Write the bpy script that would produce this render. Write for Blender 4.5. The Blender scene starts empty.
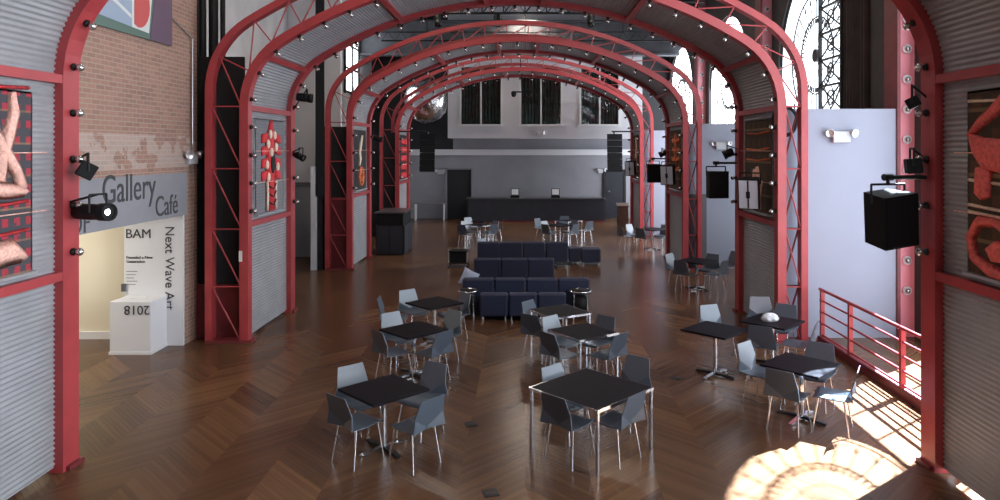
import bpy, math, random
from mathutils import Vector, Matrix
random.seed(7)
PI = math.pi
scn = bpy.context.scene
COL = scn.collection
F = 700.0                       # focal length in pixels of the 1000 px wide frame
VX, VY, CH = 525.0, 149.0, 3.62

# ------------------------------------------------------------------ materials
MATS = {}
def mat(name, col, rough=0.5, metal=0.0, coat=0.0, noise=0.0, nscale=8.0, bump=0.0, spec=0.5):
    m = bpy.data.materials.new(name); m.use_nodes = True
    nt = m.node_tree; b = nt.nodes['Principled BSDF']
    b.inputs['Base Color'].default_value = (*col, 1)
    b.inputs['Roughness'].default_value = rough
    b.inputs['Metallic'].default_value = metal
    b.inputs['Coat Weight'].default_value = coat
    b.inputs['Specular IOR Level'].default_value = spec
    if noise or bump:
        tc = nt.nodes.new('ShaderNodeTexCoord')
        n = nt.nodes.new('ShaderNodeTexNoise'); n.inputs['Scale'].default_value = nscale; n.inputs['Detail'].default_value = 5
        nt.links.new(tc.outputs['Object'], n.inputs['Vector'])
        if noise:
            r = nt.nodes.new('ShaderNodeValToRGB')
            r.color_ramp.elements[0].position = .3; r.color_ramp.elements[1].position = .7
            r.color_ramp.elements[0].color = (*[c * (1 - noise) for c in col], 1)
            r.color_ramp.elements[1].color = (*[min(1, c * (1 + noise)) for c in col], 1)
            nt.links.new(n.outputs['Fac'], r.inputs['Fac']); nt.links.new(r.outputs['Color'], b.inputs['Base Color'])
        if bump:
            bp = nt.nodes.new('ShaderNodeBump'); bp.inputs['Strength'].default_value = bump; bp.inputs['Distance'].default_value = .02
            nt.links.new(n.outputs['Fac'], bp.inputs['Height']); nt.links.new(bp.outputs['Normal'], b.inputs['Normal'])
    MATS[name] = m
    return m

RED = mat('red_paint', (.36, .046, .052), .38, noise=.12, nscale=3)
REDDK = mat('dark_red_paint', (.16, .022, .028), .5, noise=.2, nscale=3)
STEEL = mat('corrugated_steel', (.36, .365, .385), .45, .4, noise=.1, nscale=2)
CHROME = mat('chrome', (.78, .79, .82), .16, 1.0)
ALU = mat('aluminium', (.75, .76, .78), .32, .9)
BLACK = mat('black_plastic', (.006, .006, .007), .55, spec=.2)
BLACKM = mat('black_metal', (.010, .010, .011), .5, spec=.3)
CABLE = mat('black_rubber', (.012, .012, .012), .6)
SHELL = mat('slate_shell', (.068, .086, .112), .32, spec=.7)
TOP = mat('table_laminate', (.010, .009, .012), .5, spec=.05)
NAVY = mat('navy_upholstery', (.013, .018, .046), .6, noise=.15, nscale=30)
CUSH = mat('grey_cushion_cloth', (.30, .33, .42), .8, noise=.1, nscale=30)
SILV = mat('silver_grey_paint', (.46, .50, .58), .4)
FIXT = mat('fixture_enamel', (.42, .42, .44), .5)
WHITE = mat('white_paint', (.72, .72, .74), .6)
CREAM = mat('cream_plaster', (.72, .66, .52), .8)
LAV = mat('pale_partition_paint', (.25, .265, .33), .65, noise=.03, nscale=1)
TRIMM = mat('pale_cornice_paint', (.62, .62, .64), .6)
PLASTER = mat('grey_white_plaster', (.56, .56, .58), .8, noise=.12, nscale=1.2)
GREYW = mat('grey_wall_paint', (.20, .20, .215), .75, noise=.1, nscale=1)
BARWALL = mat('grey_back_wall_paint', (.24, .24, .265), .6, noise=.08, nscale=1)
GREYD = mat('dark_grey_wall_paint', (.10, .10, .112), .7, noise=.1, nscale=1)
UPPER = mat('pale_upper_wall_paint', (.50, .50, .53), .75, noise=.05, nscale=1)
VOIDM = mat('void_black', (.012, .012, .014), .8)  # black put in for the darkness of voids and openings
CEIL = mat('dark_ceiling_boards', (.06, .062, .07), .8, noise=.3, nscale=1.5)
SIGNG = mat('grey_sign_board', (.26, .26, .285), .6, noise=.08, nscale=1.5)
SIGNT = mat('dark_lettering', (.045, .045, .05), .6)
BARM = mat('dark_bar_front', (.014, .016, .024), .5, noise=.2, nscale=2)
BARTOP = mat('bar_top', (.06, .06, .065), .3)
PINK = mat('window_lit_column_paint', (.74, .27, .32), .5, noise=.08, nscale=2)  # red column paint lightened, window light put into the colour
GLASSB = mat('bulb_glass', (.50, .49, .48), .10, .8)
GREEN = mat('dark_green_curtain', (.022, .045, .034), .85, noise=.5, nscale=4)
FRAMEW = mat('pale_window_frame', (.55, .57, .56), .6)
FOIL = mat('silver_foil', (.80, .81, .83), .24, 1.0, bump=1.0, nscale=3.5)
WOODB = mat('brown_wood', (.10, .065, .045), .5, noise=.3, nscale=5)
IRON = mat('black_cast_iron', (.012, .012, .013), .5)
DOORM = mat('grey_door_paint', (.34, .35, .37), .55)
STONE = mat('brown_stone_jamb', (.055, .042, .038), .8, noise=.3, nscale=2)
OUTW = mat('grey_brown_wall', (.060, .056, .058), .85, noise=.2, nscale=1.5)
CORALK = mat('coral_knit', (.70, .13, .115), .85, noise=.25, nscale=25, bump=.8)
PINKK = mat('salmon_knit', (.84, .47, .39), .85, noise=.25, nscale=25, bump=.8)
REDK = mat('red_knit', (.62, .035, .045), .8, noise=.3, nscale=25, bump=.8)
CREAMK = mat('cream_knit', (.78, .62, .50), .85, noise=.2, nscale=30, bump=.8)
ORANGEK = mat('orange_knit', (.60, .14, .05), .85, noise=.3, nscale=20)
BLACKK = mat('black_knit', (.02, .018, .02), .9)
SHEETM = mat('white_paper', (.8, .8, .8), .7)
BAGM = mat('pale_bag_cloth', (.52, .52, .55), .8, noise=.3, nscale=14)

def emit(name, col, s):
    m = bpy.data.materials.new(name); m.use_nodes = True; nt = m.node_tree
    nt.nodes.remove(nt.nodes['Principled BSDF'])
    e = nt.nodes.new('ShaderNodeEmission'); e.inputs['Color'].default_value = (*col, 1); e.inputs['Strength'].default_value = s
    nt.links.new(e.outputs[0], nt.nodes['Material Output'].inputs['Surface'])
    return m
LENS = emit('lit_lens', (1, .96, .85), 14)
SCREEN = emit('lit_screen', (.85, .9, 1), .9)

def glass_mat(name):
    m = bpy.data.materials.new(name); m.use_nodes = True; nt = m.node_tree
    nt.nodes.remove(nt.nodes['Principled BSDF'])
    out = nt.nodes['Material Output']
    t = nt.nodes.new('ShaderNodeBsdfTransparent'); t.inputs['Color'].default_value = (.9, .93, .95, 1)
    g = nt.nodes.new('ShaderNodeBsdfGlossy'); g.inputs['Roughness'].default_value = .05
    mx = nt.nodes.new('ShaderNodeMixShader'); mx.inputs[0].default_value = .02
    nt.links.new(t.outputs[0], mx.inputs[1]); nt.links.new(g.outputs[0], mx.inputs[2])
    nt.links.new(mx.outputs[0], out.inputs['Surface'])
    return m
CLEAR = glass_mat('clear_window_glass')
FROST = emit('emissive_frosted_glass', (.88, .94, 1.0), 3.2)  # panes emit on their own in place of daylight and stop the sun
FROSTF = emit('far_emissive_frosted_glass', (.86, .92, 1.0), 5.0)  # stronger emission added to brighten the far partition
FROSTB = emit('bright_emissive_frosted_glass', (.90, .95, 1.0), 9.0)  # raised emission on the unseen near window, added to light the chairs sideways
FROSTD = emit('soft_emissive_frosted_glass', (.84, .92, 1.0), 1.9)        # weaker emission put in for daylight on the pane

class NB:
    """tiny node builder"""
    def __init__(s, name):
        s.m = bpy.data.materials.new(name); s.m.use_nodes = True; s.nt = s.m.node_tree
        s.b = s.nt.nodes['Principled BSDF']
        tc = s.nt.nodes.new('ShaderNodeTexCoord'); s.obj = tc.outputs['Object']
    def n(s, t, **kw):
        nd = s.nt.nodes.new(t)
        for k, v in kw.items(): setattr(nd, k, v)
        return nd
    def put(s, sock, v):
        if hasattr(v, 'is_output'): s.nt.links.new(v, sock)
        else: sock.default_value = v
    def math(s, op, a, b=0.0):
        nd = s.n('ShaderNodeMath', operation=op); s.put(nd.inputs[0], a); s.put(nd.inputs[1], b); return nd.outputs[0]
    def xyz(s, v):
        nd = s.n('ShaderNodeSeparateXYZ'); s.put(nd.inputs[0], v); return nd.outputs
    def comb(s, x, y, z=0.0):
        nd = s.n('ShaderNodeCombineXYZ')
        for i, v in enumerate((x, y, z)): s.put(nd.inputs[i], v)
        return nd.outputs[0]
    def white(s, v):
        nd = s.n('ShaderNodeTexWhiteNoise'); nd.noise_dimensions = '3D'; s.put(nd.inputs['Vector'], v); return nd.outputs['Value']
    def noise(s, v, sc, det=4):
        nd = s.n('ShaderNodeTexNoise'); nd.inputs['Scale'].default_value = sc; nd.inputs['Detail'].default_value = det; s.put(nd.inputs['Vector'], v); return nd.outputs['Fac']
    def ramp(s, f, stops):
        nd = s.n('ShaderNodeValToRGB'); el = nd.color_ramp.elements
        while len(el) < len(stops): el.new(.5)
        for e, (p, c) in zip(el, stops): e.position = p; e.color = (*c, 1)
        s.put(nd.inputs[0], f); return nd.outputs[0]
    def mix(s, f, a, b, blend='MIX'):
        nd = s.n('ShaderNodeMix', data_type='RGBA', blend_type=blend)
        s.put(nd.inputs[0], f)
        s.put(nd.inputs[6], a if hasattr(a, 'is_output') else (*a, 1)); s.put(nd.inputs[7], b if hasattr(b, 'is_output') else (*b, 1))
        return nd.outputs[2]

def floor_material():
    N = NB('parquet_chevron'); x, y, z = N.xyz(N.obj)
    w = 0.72
    u = N.math('DIVIDE', x, w); band = N.math('FLOOR', u); fr = N.math('FRACT', u)
    par = N.math('MULTIPLY', N.math('FRACT', N.math('MULTIPLY', band, .5)), 2.0)      # 0 / 1
    par = N.math('ROUND', par)
    tri = N.math('ABSOLUTE', N.math('SUBTRACT', fr, par))
    q = N.math('ADD', y, N.math('MULTIPLY', tri, w))
    pl = N.math('FLOOR', N.math('DIVIDE', q, .085)); grp = N.math('FLOOR', N.math('DIVIDE', q, .68))
    r1 = N.white(N.comb(band, pl, 1.0)); r2 = N.white(N.comb(band, grp, 5.0))
    # grain runs along the plank
    g = N.noise(N.comb(N.math('MULTIPLY', x, 1.2), N.math('MULTIPLY', q, 14.0)), 1.5, 2)
    big = N.noise(N.comb(x, y), .35, 3)
    v = N.math('ADD', N.math('MULTIPLY', r1, .14), N.math('MULTIPLY', r2, .24))
    v = N.math('ADD', v, N.math('MULTIPLY', g, .16)); v = N.math('ADD', v, N.math('MULTIPLY', big, .38))
    c = N.ramp(v, [(.2, (.055, .025, .015)), (.5, (.120, .060, .031)), (.72, (.19, .097, .047)), (.95, (.30, .17, .08))])
    seam = N.math('LESS_THAN', N.math('FRACT', N.math('DIVIDE', q, .085)), .035)
    c = N.mix(N.math('MULTIPLY', seam, .6), c, (.012, .007, .005))
    N.put(N.b.inputs['Base Color'], c)
    N.b.inputs['Roughness'].default_value = .25; N.b.inputs['Specular IOR Level'].default_value = .2
    return N.m
FLOOR = floor_material()

def brick_material():
    N = NB('old_brick'); x, y, z = N.xyz(N.obj)
    bt = N.n('ShaderNodeTexBrick'); bt.inputs['Scale'].default_value = 1.0
    bt.inputs['Brick Width'].default_value = .215; bt.inputs['Row Height'].default_value = .075; bt.inputs['Mortar Size'].default_value = .007
    bt.inputs['Color1'].default_value = (.34, .18, .14, 1); bt.inputs['Color2'].default_value = (.22, .125, .105, 1); bt.inputs['Mortar'].default_value = (.36, .30, .26, 1)
    N.put(bt.inputs['Vector'], N.comb(N.math('ADD', x, y), z))
    p = N.noise(N.comb(N.math('ADD', x, y), z), 1.6, 6)
    c = N.mix(N.math('MULTIPLY', p, .5), bt.outputs['Color'], (.42, .27, .20))
    zone = N.math('MULTIPLY', N.math('GREATER_THAN', z, 3.30), N.math('LESS_THAN', z, 3.86))
    wv = N.noise(N.comb(N.math('ADD', x, y), z), 2.2, 3)
    patch = N.math('MULTIPLY', zone, N.math('GREATER_THAN', wv, .47))
    c = N.mix(N.math('MULTIPLY', patch, .38), c, (.55, .49, .45))
    N.put(N.b.inputs['Base Color'], c); N.b.inputs['Roughness'].default_value = .85
    bp = N.n('ShaderNodeBump'); bp.inputs['Strength'].default_value = .4; bp.inputs['Distance'].default_value = .01
    N.put(bp.inputs['Height'], N.math('SUBTRACT', 1.0, bt.outputs['Fac'])); N.put(N.b.inputs['Normal'], bp.outputs['Normal'])
    return N.m
BRICK = brick_material()

def plaid_material(name, base, stripe, sc):
    N = NB(name); x, y, z = N.xyz(N.obj)
    a = N.math('LESS_THAN', N.math('FRACT', N.math('MULTIPLY', y, sc)), .5)
    b = N.math('LESS_THAN', N.math('FRACT', N.math('MULTIPLY', z, sc)), .5)
    n = N.noise(N.comb(y, z), 22, 4)
    k = N.math('MULTIPLY', a, b); k = N.math('MULTIPLY', k, N.math('GREATER_THAN', n, .40))
    c = N.mix(k, base, stripe)
    line = N.math('LESS_THAN', N.math('FRACT', N.math('MULTIPLY', z, sc * .5)), .06)
    c = N.mix(N.math('MULTIPLY', line, .6), c, (.25, .18, .10))
    N.put(N.b.inputs['Base Color'], c); N.b.inputs['Roughness'].default_value = .9
    return N.m
PLAID = plaid_material('red_black_plaid', (.05, .05, .06), (.36, .03, .05), 6.0)
BROWNC = plaid_material('brown_striped_cloth', (.050, .030, .020), (.085, .045, .024), 3.0)
FIGC = plaid_material('grey_mesh_cloth', (.16, .16, .18), (.22, .22, .24), 16.0)

# ------------------------------------------------------------------ mesh helpers
class MB:
    def __init__(s): s.v = []; s.f = []; s.mi = []; s.sm = []
    def add(s, vs, fs, mi=0, smooth=False, M=None):
        o = len(s.v)
        for p in vs:
            p = Vector(p); s.v.append(tuple(M @ p) if M else tuple(p))
        for f in fs: s.f.append([i + o for i in f]); s.mi.append(mi); s.sm.append(smooth)
        return s
    def box(s, x0, x1, y0, y1, z0, z1, mi=0, M=None):
        vs = [(x, y, z) for z in (z0, z1) for y in (y0, y1) for x in (x0, x1)]
        return s.add(vs, [(0, 2, 3, 1), (4, 5, 7, 6), (0, 1, 5, 4), (2, 6, 7, 3), (0, 4, 6, 2), (1, 3, 7, 5)], mi, False, M)
    def bbox(s, x0, x1, y0, y1, z0, z1, b=.02, mi=0, M=None):
        """box with chamfered edges"""
        bx, by, bz = min(b, (x1-x0)/2.01), min(b, (y1-y0)/2.01), min(b, (z1-z0)/2.01)
        vs = []; cx, cy, cz = (x0+x1)/2, (y0+y1)/2, (z0+z1)/2; hx, hy, hz = (x1-x0)/2, (y1-y0)/2, (z1-z0)/2
        idx = {}
        for sx in (-1, 1):
            for sy in (-1, 1):
                for sz in (-1, 1):
                    for a in range(3):
                        d = [hx - bx, hy - by, hz - bz]; d[a] = (hx, hy, hz)[a]
                        idx[(sx, sy, sz, a)] = len(vs); vs.append((cx + sx*d[0], cy + sy*d[1], cz + sz*d[2]))
        fs = []
        for a in range(3):
            b1, b2 = (a+1) % 3, (a+2) % 3
            for sg in (-1, 1):
                q = []
                for (u, w) in ((-1, -1), (1, -1), (1, 1), (-1, 1)):
                    k = [0, 0, 0]; k[a] = sg; k[b1] = u; k[b2] = w; q.append(idx[(*k, a)])
                fs.append(q if sg > 0 else q[::-1])
            for u in (-1, 1):
                for w in (-1, 1):
                    k0 = [0, 0, 0]; k1 = [0, 0, 0]; k0[b1] = k1[b1] = u; k0[b2] = k1[b2] = w; k0[a] = -1; k1[a] = 1
                    q = [idx[(*k0, b1)], idx[(*k1, b1)], idx[(*k1, b2)], idx[(*k0, b2)]]
                    fs.append(q if u*w > 0 else q[::-1])
        for sx in (-1, 1):
            for sy in (-1, 1):
                for sz in (-1, 1):
                    t = [idx[(sx, sy, sz, a)] for a in range(3)]
                    fs.append(t if sx*sy*sz > 0 else t[::-1])
        return s.add(vs, fs, mi, False, M)
    def tube(s, p0, p1, r, n=8, mi=0, r1=None, caps=True, M=None):
        p0, p1 = Vector(p0), Vector(p1); d = (p1 - p0)
        if d.length < 1e-6: return s
        d.normalize(); a = d.orthogonal().normalized(); b = d.cross(a); r1 = r if r1 is None else r1
        vs = []
        for (p, rr) in ((p0, r), (p1, r1)):
            for i in range(n):
                t = 2*PI*i/n; vs.append(p + a*math.cos(t)*rr + b*math.sin(t)*rr)
        s.add(vs, [(i, (i+1) % n, n+(i+1) % n, n+i) for i in range(n)], mi, True, M)
        if caps: s.add(vs, [tuple(range(n))[::-1], tuple(range(n, 2*n))], mi, False, M)
        return s
    def path(s, pts, r, n=8, mi=0):
        for a, b in zip(pts, pts[1:]): s.tube(a, b, r, n, mi)
        return s
    def lathe(s, prof, n=16, mi=0, M=None):
        """profile of (radius, z) about local Z"""
        vs = [(r*math.cos(2*PI*i/n), r*math.sin(2*PI*i/n), z) for (r, z) in prof for i in range(n)]
        fs = [(k*n+i, k*n+(i+1) % n, (k+1)*n+(i+1) % n, (k+1)*n+i) for k in range(len(prof)-1) for i in range(n)]
        s.add(vs, fs, mi, True, M)
        return s.add(vs, [tuple(range(n))[::-1], tuple(range((len(prof)-1)*n, len(prof)*n))], mi, False, M)
    def prism(s, poly, h0, h1, plane='XY', mi=0, M=None):
        """extrude a polygon; plane names the two axes of the polygon"""
        def P(u, w, h): return {'XY': (u, w, h), 'XZ': (u, h, w), 'YZ': (h, u, w)}[plane]
        n = len(poly); vs = [P(u, w, h0) for u, w in poly] + [P(u, w, h1) for u, w in poly]
        return s.add(vs, [tuple(range(n))[::-1], tuple(range(n, 2*n))] + [(i, (i+1) % n, n+(i+1) % n, n+i) for i in range(n)], mi, False, M)
    def data(s, name, mats):
        me = bpy.data.meshes.new(name); me.from_pydata(s.v, [], s.f)
        for m in (mats if isinstance(mats, (list, tuple)) else [mats]): me.materials.append(m)
        me.polygons.foreach_set('material_index', s.mi); me.polygons.foreach_set('use_smooth', s.sm)
        me.update()
        import bmesh
        bm = bmesh.new(); bm.from_mesh(me); bmesh.ops.recalc_face_normals(bm, faces=bm.faces); bm.to_mesh(me); bm.free()
        return me
    def build(s, name, mats, parent=None):
        return put(name, s.data(name, mats), parent)

def put(name, data, parent=None, loc=None, rot=None):
    o = bpy.data.objects.new(name, data); COL.objects.link(o)
    if parent: o.parent = parent
    if loc: o.location = loc
    if rot: o.rotation_euler = rot
    return o
def tag(o, label=None, cat=None, group=None, kind=None):
    for k, v in (('label', label), ('category', cat), ('group', group), ('kind', kind)):
        if v: o[k] = v
    return o
def thing(name, label, cat, loc=(0, 0, 0), rz=0.0, group=None):
    o = bpy.data.objects.new(name, None); COL.objects.link(o)
    o.empty_display_size = .1; o.location = loc; o.rotation_euler = (0, 0, rz)
    return tag(o, label, cat, group)
def struct(name, mb, m, parent=None):
    o = mb.build(name, m, parent); o['kind'] = 'structure'; return o
def dup(root, loc, rz, label, group=None, rot=None):
    r = root.copy(); COL.objects.link(r); r.location = loc; r.rotation_euler = rot if rot else (0, 0, rz)
    r['label'] = label
    if group: r['group'] = group
    for ch in list(root.children):
        c = ch.copy(); COL.objects.link(c); c.parent = r
        for g in list(ch.children):
            d = g.copy(); COL.objects.link(d); d.parent = c
    return r
def text(name, body, size, M, m, parent, extrude=.004, align='LEFT', sx=1.0):
    c = bpy.data.curves.new(name, 'FONT'); c.body = body; c.size = size; c.extrude = extrude; c.align_x = align
    c.materials.append(m)
    tmp = bpy.data.objects.new('tmp', c); COL.objects.link(tmp)
    bpy.context.view_layer.update(); me = bpy.data.meshes.new_from_object(tmp); bpy.data.objects.remove(tmp)
    o = put(name, me, parent); o.matrix_local = M @ Matrix.Diagonal((sx, 1, 1, 1))
    return o
def basis(xa, ya, loc):
    xa, ya = Vector(xa), Vector(ya); za = xa.cross(ya)
    M = Matrix.Identity(4)
    for i in range(3): M[i][0], M[i][1], M[i][2], M[i][3] = xa[i], ya[i], za[i], loc[i]
    return M
def at(px, py, Y):
    return Vector(((px - VX)*Y/F, Y, CH - (py - VY)*Y/F))

# ------------------------------------------------------------------ the setting
FR = [5.42, 13.06, 20.9, 28.74]      # front plane of each arch
DEP = 2.68
XL, XR = -8.0, 7.5
struct('floor', MB().box(-13, 8.0, -3.2, 38, -.2, 0), FLOOR)
struct('ceiling', MB().box(-13, 8.0, -3.2, 38, 11.2, 11.4), CEIL)
cb = 0
for Y in (9.8, 17.6, 25.4, 32.6):
    m = MB().box(-8, 7.5, Y-.08, Y+.08, 9.9, 9.98).box(-8, 7.5, Y-.08, Y+.08, 11.05, 11.15)
    for i in range(15):
        x = -8 + i*1.0
        m.tube((x, Y, 9.94), (x+1, Y, 11.1), .03, 6).tube((x+1, Y, 11.1), (x+1, Y, 9.94), .03, 6)
    struct('ceiling_beam', m, BLACKM)

struct('ceiling_beam', MB().box(-7.9, 7.4, 33.55, 33.75, 8.15, 9.72).box(-7.9, 7.4, 33.4, 33.9, 8.1, 8.2).box(-7.9, 7.4, 33.4, 33.9, 9.66, 9.78), CEIL)
# right-hand window wall
WCY = [2.52 + 7.84*k for k in range(5)]       # window centres
WR, WSP, WSILL = 2.5, 6.05, .5
def arch_hole_wall(y0, y1, cy, x0, x1):
    """wall bay with a round-headed opening, thickness x0..x1"""
    n = 28; arc = [(cy + WR*math.cos(PI - PI*i/n), WSP + WR*math.sin(PI*i/n)) for i in range(n+1)]
    m = MB(); top = 11.2
    for x in (x0, x1):
        vs = [(x, y0, 0), (x, cy-WR, 0), (x, cy-WR, top), (x, y0, top), (x, cy+WR, 0), (x, y1, 0), (x, y1, top), (x, cy+WR, top)]
        fs = [(0, 1, 2, 3), (4, 5, 6, 7)]
        m.add(vs, fs)
        m.add([(x, cy-WR, 0), (x, cy+WR, 0), (x, cy+WR, WSILL), (x, cy-WR, WSILL)], [(0, 1, 2, 3)])
        for (a, b) in zip(arc, arc[1:]):
            m.add([(x, *a), (x, *b), (x, b[0], top), (x, a[0], top)], [(0, 1, 2, 3)])
    loop = [(cy-WR, WSILL)] + arc + [(cy+WR, WSILL)]
    for i in range(len(loop)):
        a, b = loop[i], loop[(i+1) % len(loop)]
        m.add([(x0, *a), (x1, *a), (x1, *b), (x0, *b)], [(0, 1, 2, 3)])
    return m
edges = [-3.2] + [13.06 + 7.84*(k-1) for k in range(0, 5)] + [38.0]
edges = [-3.2, 5.22, 13.06, 20.9, 28.74, 36.58]
for k in range(5):
    struct('wall_right' if k == 0 else 'wall_right.%03d' % k, arch_hole_wall(edges[k], edges[k+1], WCY[k], XR, XR+.45), OUTW)
struct('wall_right.005', MB().box(XR, XR+.45, 36.58, 38, 0, 11.2), OUTW)

def window_tracery(cy):
    """iron wheel window: hub, spokes, rings, tick marks, lower mullions; built around (y,z) = (cy, WSP)"""
    m = MB(); X = XR + .08
    def ring(r, t, a0=0, a1=2*PI, n=48, oy=0, oz=0):
        for i in range(n):
            a, b = a0+(a1-a0)*i/n, a0+(a1-a0)*(i+1)/n
            m.tube((X, cy+oy+r*math.cos(a), WSP+oz+r*math.sin(a)), (X, cy+oy+r*math.cos(b), WSP+oz+r*math.sin(b)), t, 5, caps=False)
    ring(.55, .008); ring(1.0, .022); ring(1.66, .022); ring(2.46, .03, 0, PI)
    for i in range(32):
        a = 2*PI*i/32; c, s = math.cos(a), math.sin(a)
        m.tube((X, cy+.2*c, WSP+.2*s), (X, cy+1.0*c, WSP+1.0*s), .006, 5)
    for i in range(48):
        a = 2*PI*(i+.5)/48; c, s = math.cos(a), math.sin(a)
        m.tube((X, cy+.84*c, WSP+.84*s), (X, cy+.96*c, WSP+.96*s), .020, 5)
    for i in range(24):
        a = 2*PI*i/24; c, s = math.cos(a), math.sin(a)
        m.tube((X, cy+1.0*c, WSP+1.0*s), (X, cy+1.66*c, WSP+1.66*s), .014, 5)
        b = a + PI/24
        ring(.17, .010, b-PI/2, b+PI/2, 6, 1.40*math.cos(b), 1.40*math.sin(b))
    m.tube((X-.05, cy, WSP), (X+.05, cy, WSP), .17, 20)
    for dy in (-1.5, -.75, 0, .75, 1.5):
        m.tube((X, cy+dy, WSILL), (X, cy+dy, 4.3 if abs(dy) < 1 else 4.9), .03 if dy == 0 else .022, 6)
    for z in (2.0, 3.0, 4.3):
        m.tube((X, cy-WR, z), (X, cy+WR, z), .026, 6)
    return m
for k in range(5):
    cy = WCY[k]
    n = 28; arc = [(cy + WR*math.cos(PI - PI*i/n), WSP + WR*math.sin(PI*i/n)) for i in range(n+1)]
    poly = [(cy-WR, WSILL)] + arc + [(cy+WR, WSILL)]
    if k == 1:                                    # clear wheel and lower lights, frosted spandrels
        g = MB(); rc = 1.68; nn = 48
        g.prism([(cy+rc*math.cos(2*PI*i/nn), WSP+rc*math.sin(2*PI*i/nn)) for i in range(nn)], XR+.12, XR+.13, 'YZ')
        g.prism([(cy-WR, WSILL), (cy+WR, WSILL), (cy+WR, 4.30), (cy-WR, 4.30)], XR+.12, XR+.13, 'YZ')
        w = struct('window_2', g, CLEAR)
        g = MB()
        for i in range(nn):
            a0, a1 = 2*PI*i/nn, 2*PI*(i+1)/nn
            def outer(a):
                c_, s_ = math.cos(a), math.sin(a)
                if s_ >= 0: return (cy+WR*c_, WSP+WR*s_)
                t_ = min(WR/abs(c_) if abs(c_) > 1e-6 else 9, max(rc, 1.75/abs(s_)))
                return (cy+t_*c_, WSP+t_*s_)
            g.prism([(cy+rc*math.cos(a0), WSP+rc*math.sin(a0)), outer(a0), outer(a1), (cy+rc*math.cos(a1), WSP+rc*math.sin(a1))], XR+.14, XR+.15, 'YZ')
        g.build('spandrel_pane', FROST, w)
    else:
        w = struct('window_%d' % (k+1), MB().prism(poly, XR+.12, XR+.14, 'YZ'), (FROSTB, FROST, FROSTD, FROSTF, FROSTF)[k])
    t = window_tracery(cy).build('tracery', IRON, w)

# dark drape and ornate iron lattice standing in the right half of the third window
def iron_screen(name, y0, y1, z0, z1, X, lab):
    t = thing(name, lab, 'iron lattice', (X, (y0+y1)/2, z0))
    w = (y1-y0)/2; H = z1-z0
    m = MB()
    for y in (-w, w): m.box(-.04, .04, y-.03, y+.03, 0, H)
    m.box(-.04, .04, -w, w, 0, .06)
    m.build('frame', IRON, t)
    m = MB(); n = int(H/.62)
    for i in range(n):
        a, b = i*H/n, (i+1)*H/n
        m.tube((0, -w, a), (0, w, b), .022, 6).tube((0, w, a), (0, -w, b), .022, 6).box(-.03, .03, -w, w, b-.05, b)
        for j in range(10):
            p, q = 2*PI*j/10, 2*PI*(j+1)/10; rr = min(w, .18); zc = (a+b)/2
            m.tube((0, rr*math.cos(p), zc+rr*math.sin(p)), (0, rr*math.cos(q), zc+rr*math.sin(q)), .02, 5)
    m.build('lattice', IRON, t)
iron_screen('iron_lattice_post', 16.35, 17.55, 0, 10.4, XR-.1, 'black ornate iron lattice upright in front of the big wheel window')
m = MB(); pts = []
for i in range(41):
    y = 15.2 + 1.12*i/40; pts.append((XR-.06+.05*math.sin(i*1.3), y))
poly = pts + [(XR+.02, 16.32), (XR+.02, 15.2)]
m.prism(poly, .02, 10.6, 'XY')
tag(m.build('blackout_curtain', STONE), 'dark brown full height drape beside the iron lattice and wheel window', 'curtain')

# window-lit red columns with bulbs against the window wall
BULB = None
def bulb_mesh():
    m = MB()
    m.lathe([(.030, 0), (.042, .005), (.042, .03), (.03, .04), (.022, .055)], 12, 0)
    m.lathe([(.02, .05), (.04, .068), (.047, .09), (.042, .112), (.025, .128), (.004, .134)], 12, 1)
    return m.data('light_bulb', [BLACKM, GLASSB])
BULB = bulb_mesh()
def cup_bulb_mesh():
    m = MB()
    m.lathe([(.03, 0), (.08, .02), (.085, .05), (.06, .03), (.02, .03)], 16, 0)
    m.lathe([(.02, .03), (.045, .05), (.05, .075), (.03, .10), (.004, .107)], 12, 1)
    return m.data('cup_bulb', [WHITE, GLASSB])
CUPB = cup_bulb_mesh()
for i, Y in enumerate((13.5, 21.3, 29.1)):
    m = MB()
    m.box(XR-.38+.06, XR, Y-.02, Y+.30, 0, 11.2)                # web
    m.box(XR-.38, XR-.38+.06, Y-.12, Y+.38, 0, 11.2, 1)         # inner flange
    c = struct('column_right' if i == 0 else 'column_right.%03d' % i, m, [PINK, REDDK])
    for j in range(18):
        b = put('light_bulb', CUPB, c, (XR-.16, Y-.02, .9+.58*j), (PI/2, 0, 0)); b['kind'] = 'thing'

# partitions under the windows, in line with each arch front
for i, k in enumerate((1, 2, 3)):
    Y = FR[k] + .36
    struct('wall_right_partition' if i == 0 else 'wall_right_partition.%03d' % i, MB().box(4.95, XR-.38, Y-.0, Y+.06, 0, 4.39), LAV)

# left: brick wing with sign lintel and the gallery opening
LX = -6.3
m = MB()
m.box(LX-.35, LX, 12.98, 13.45, 0, 11.2)                       # pier at the far end
m.box(LX-.35, LX, -3.2, 12.98, 3.18, 11.2)                     # brick above the sign board
m.box(LX-.35, LX, -3.2, 7.9, 0, 3.18)
struct('wall_left', m, BRICK)
struct('wall_left_far', MB().box(XL-.3, XL, 13.45, 38, 0, 11.2), PLASTER)
struct('wall_left_return', MB().box(XL-.3, LX-.35, 13.5, 13.62, 0, 11.2), GREYD)
struct('wall_gallery_back', MB().box(-12.6, -7.45, 13.36, 13.5, 0, 3.4).box(-12.6, -12.4, 7.5, 13.5, 0, 3.4).box(-12.4, LX-.35, 7.5, 7.65, 0, 3.4), CREAM)
struct('ceiling_gallery', MB().box(-12.6, LX-.35, 7.5, 13.36, 3.2, 3.35), CREAM)
struct('baseboard_gallery', MB().box(-12.4, -7.45, 13.32, 13.36, 0, .14), WHITE)
gl = bpy.data.lights.new('gallery_light', 'AREA'); gl.size = 1.5; gl.energy = 65; gl.color = (1, .95, .85)
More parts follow.
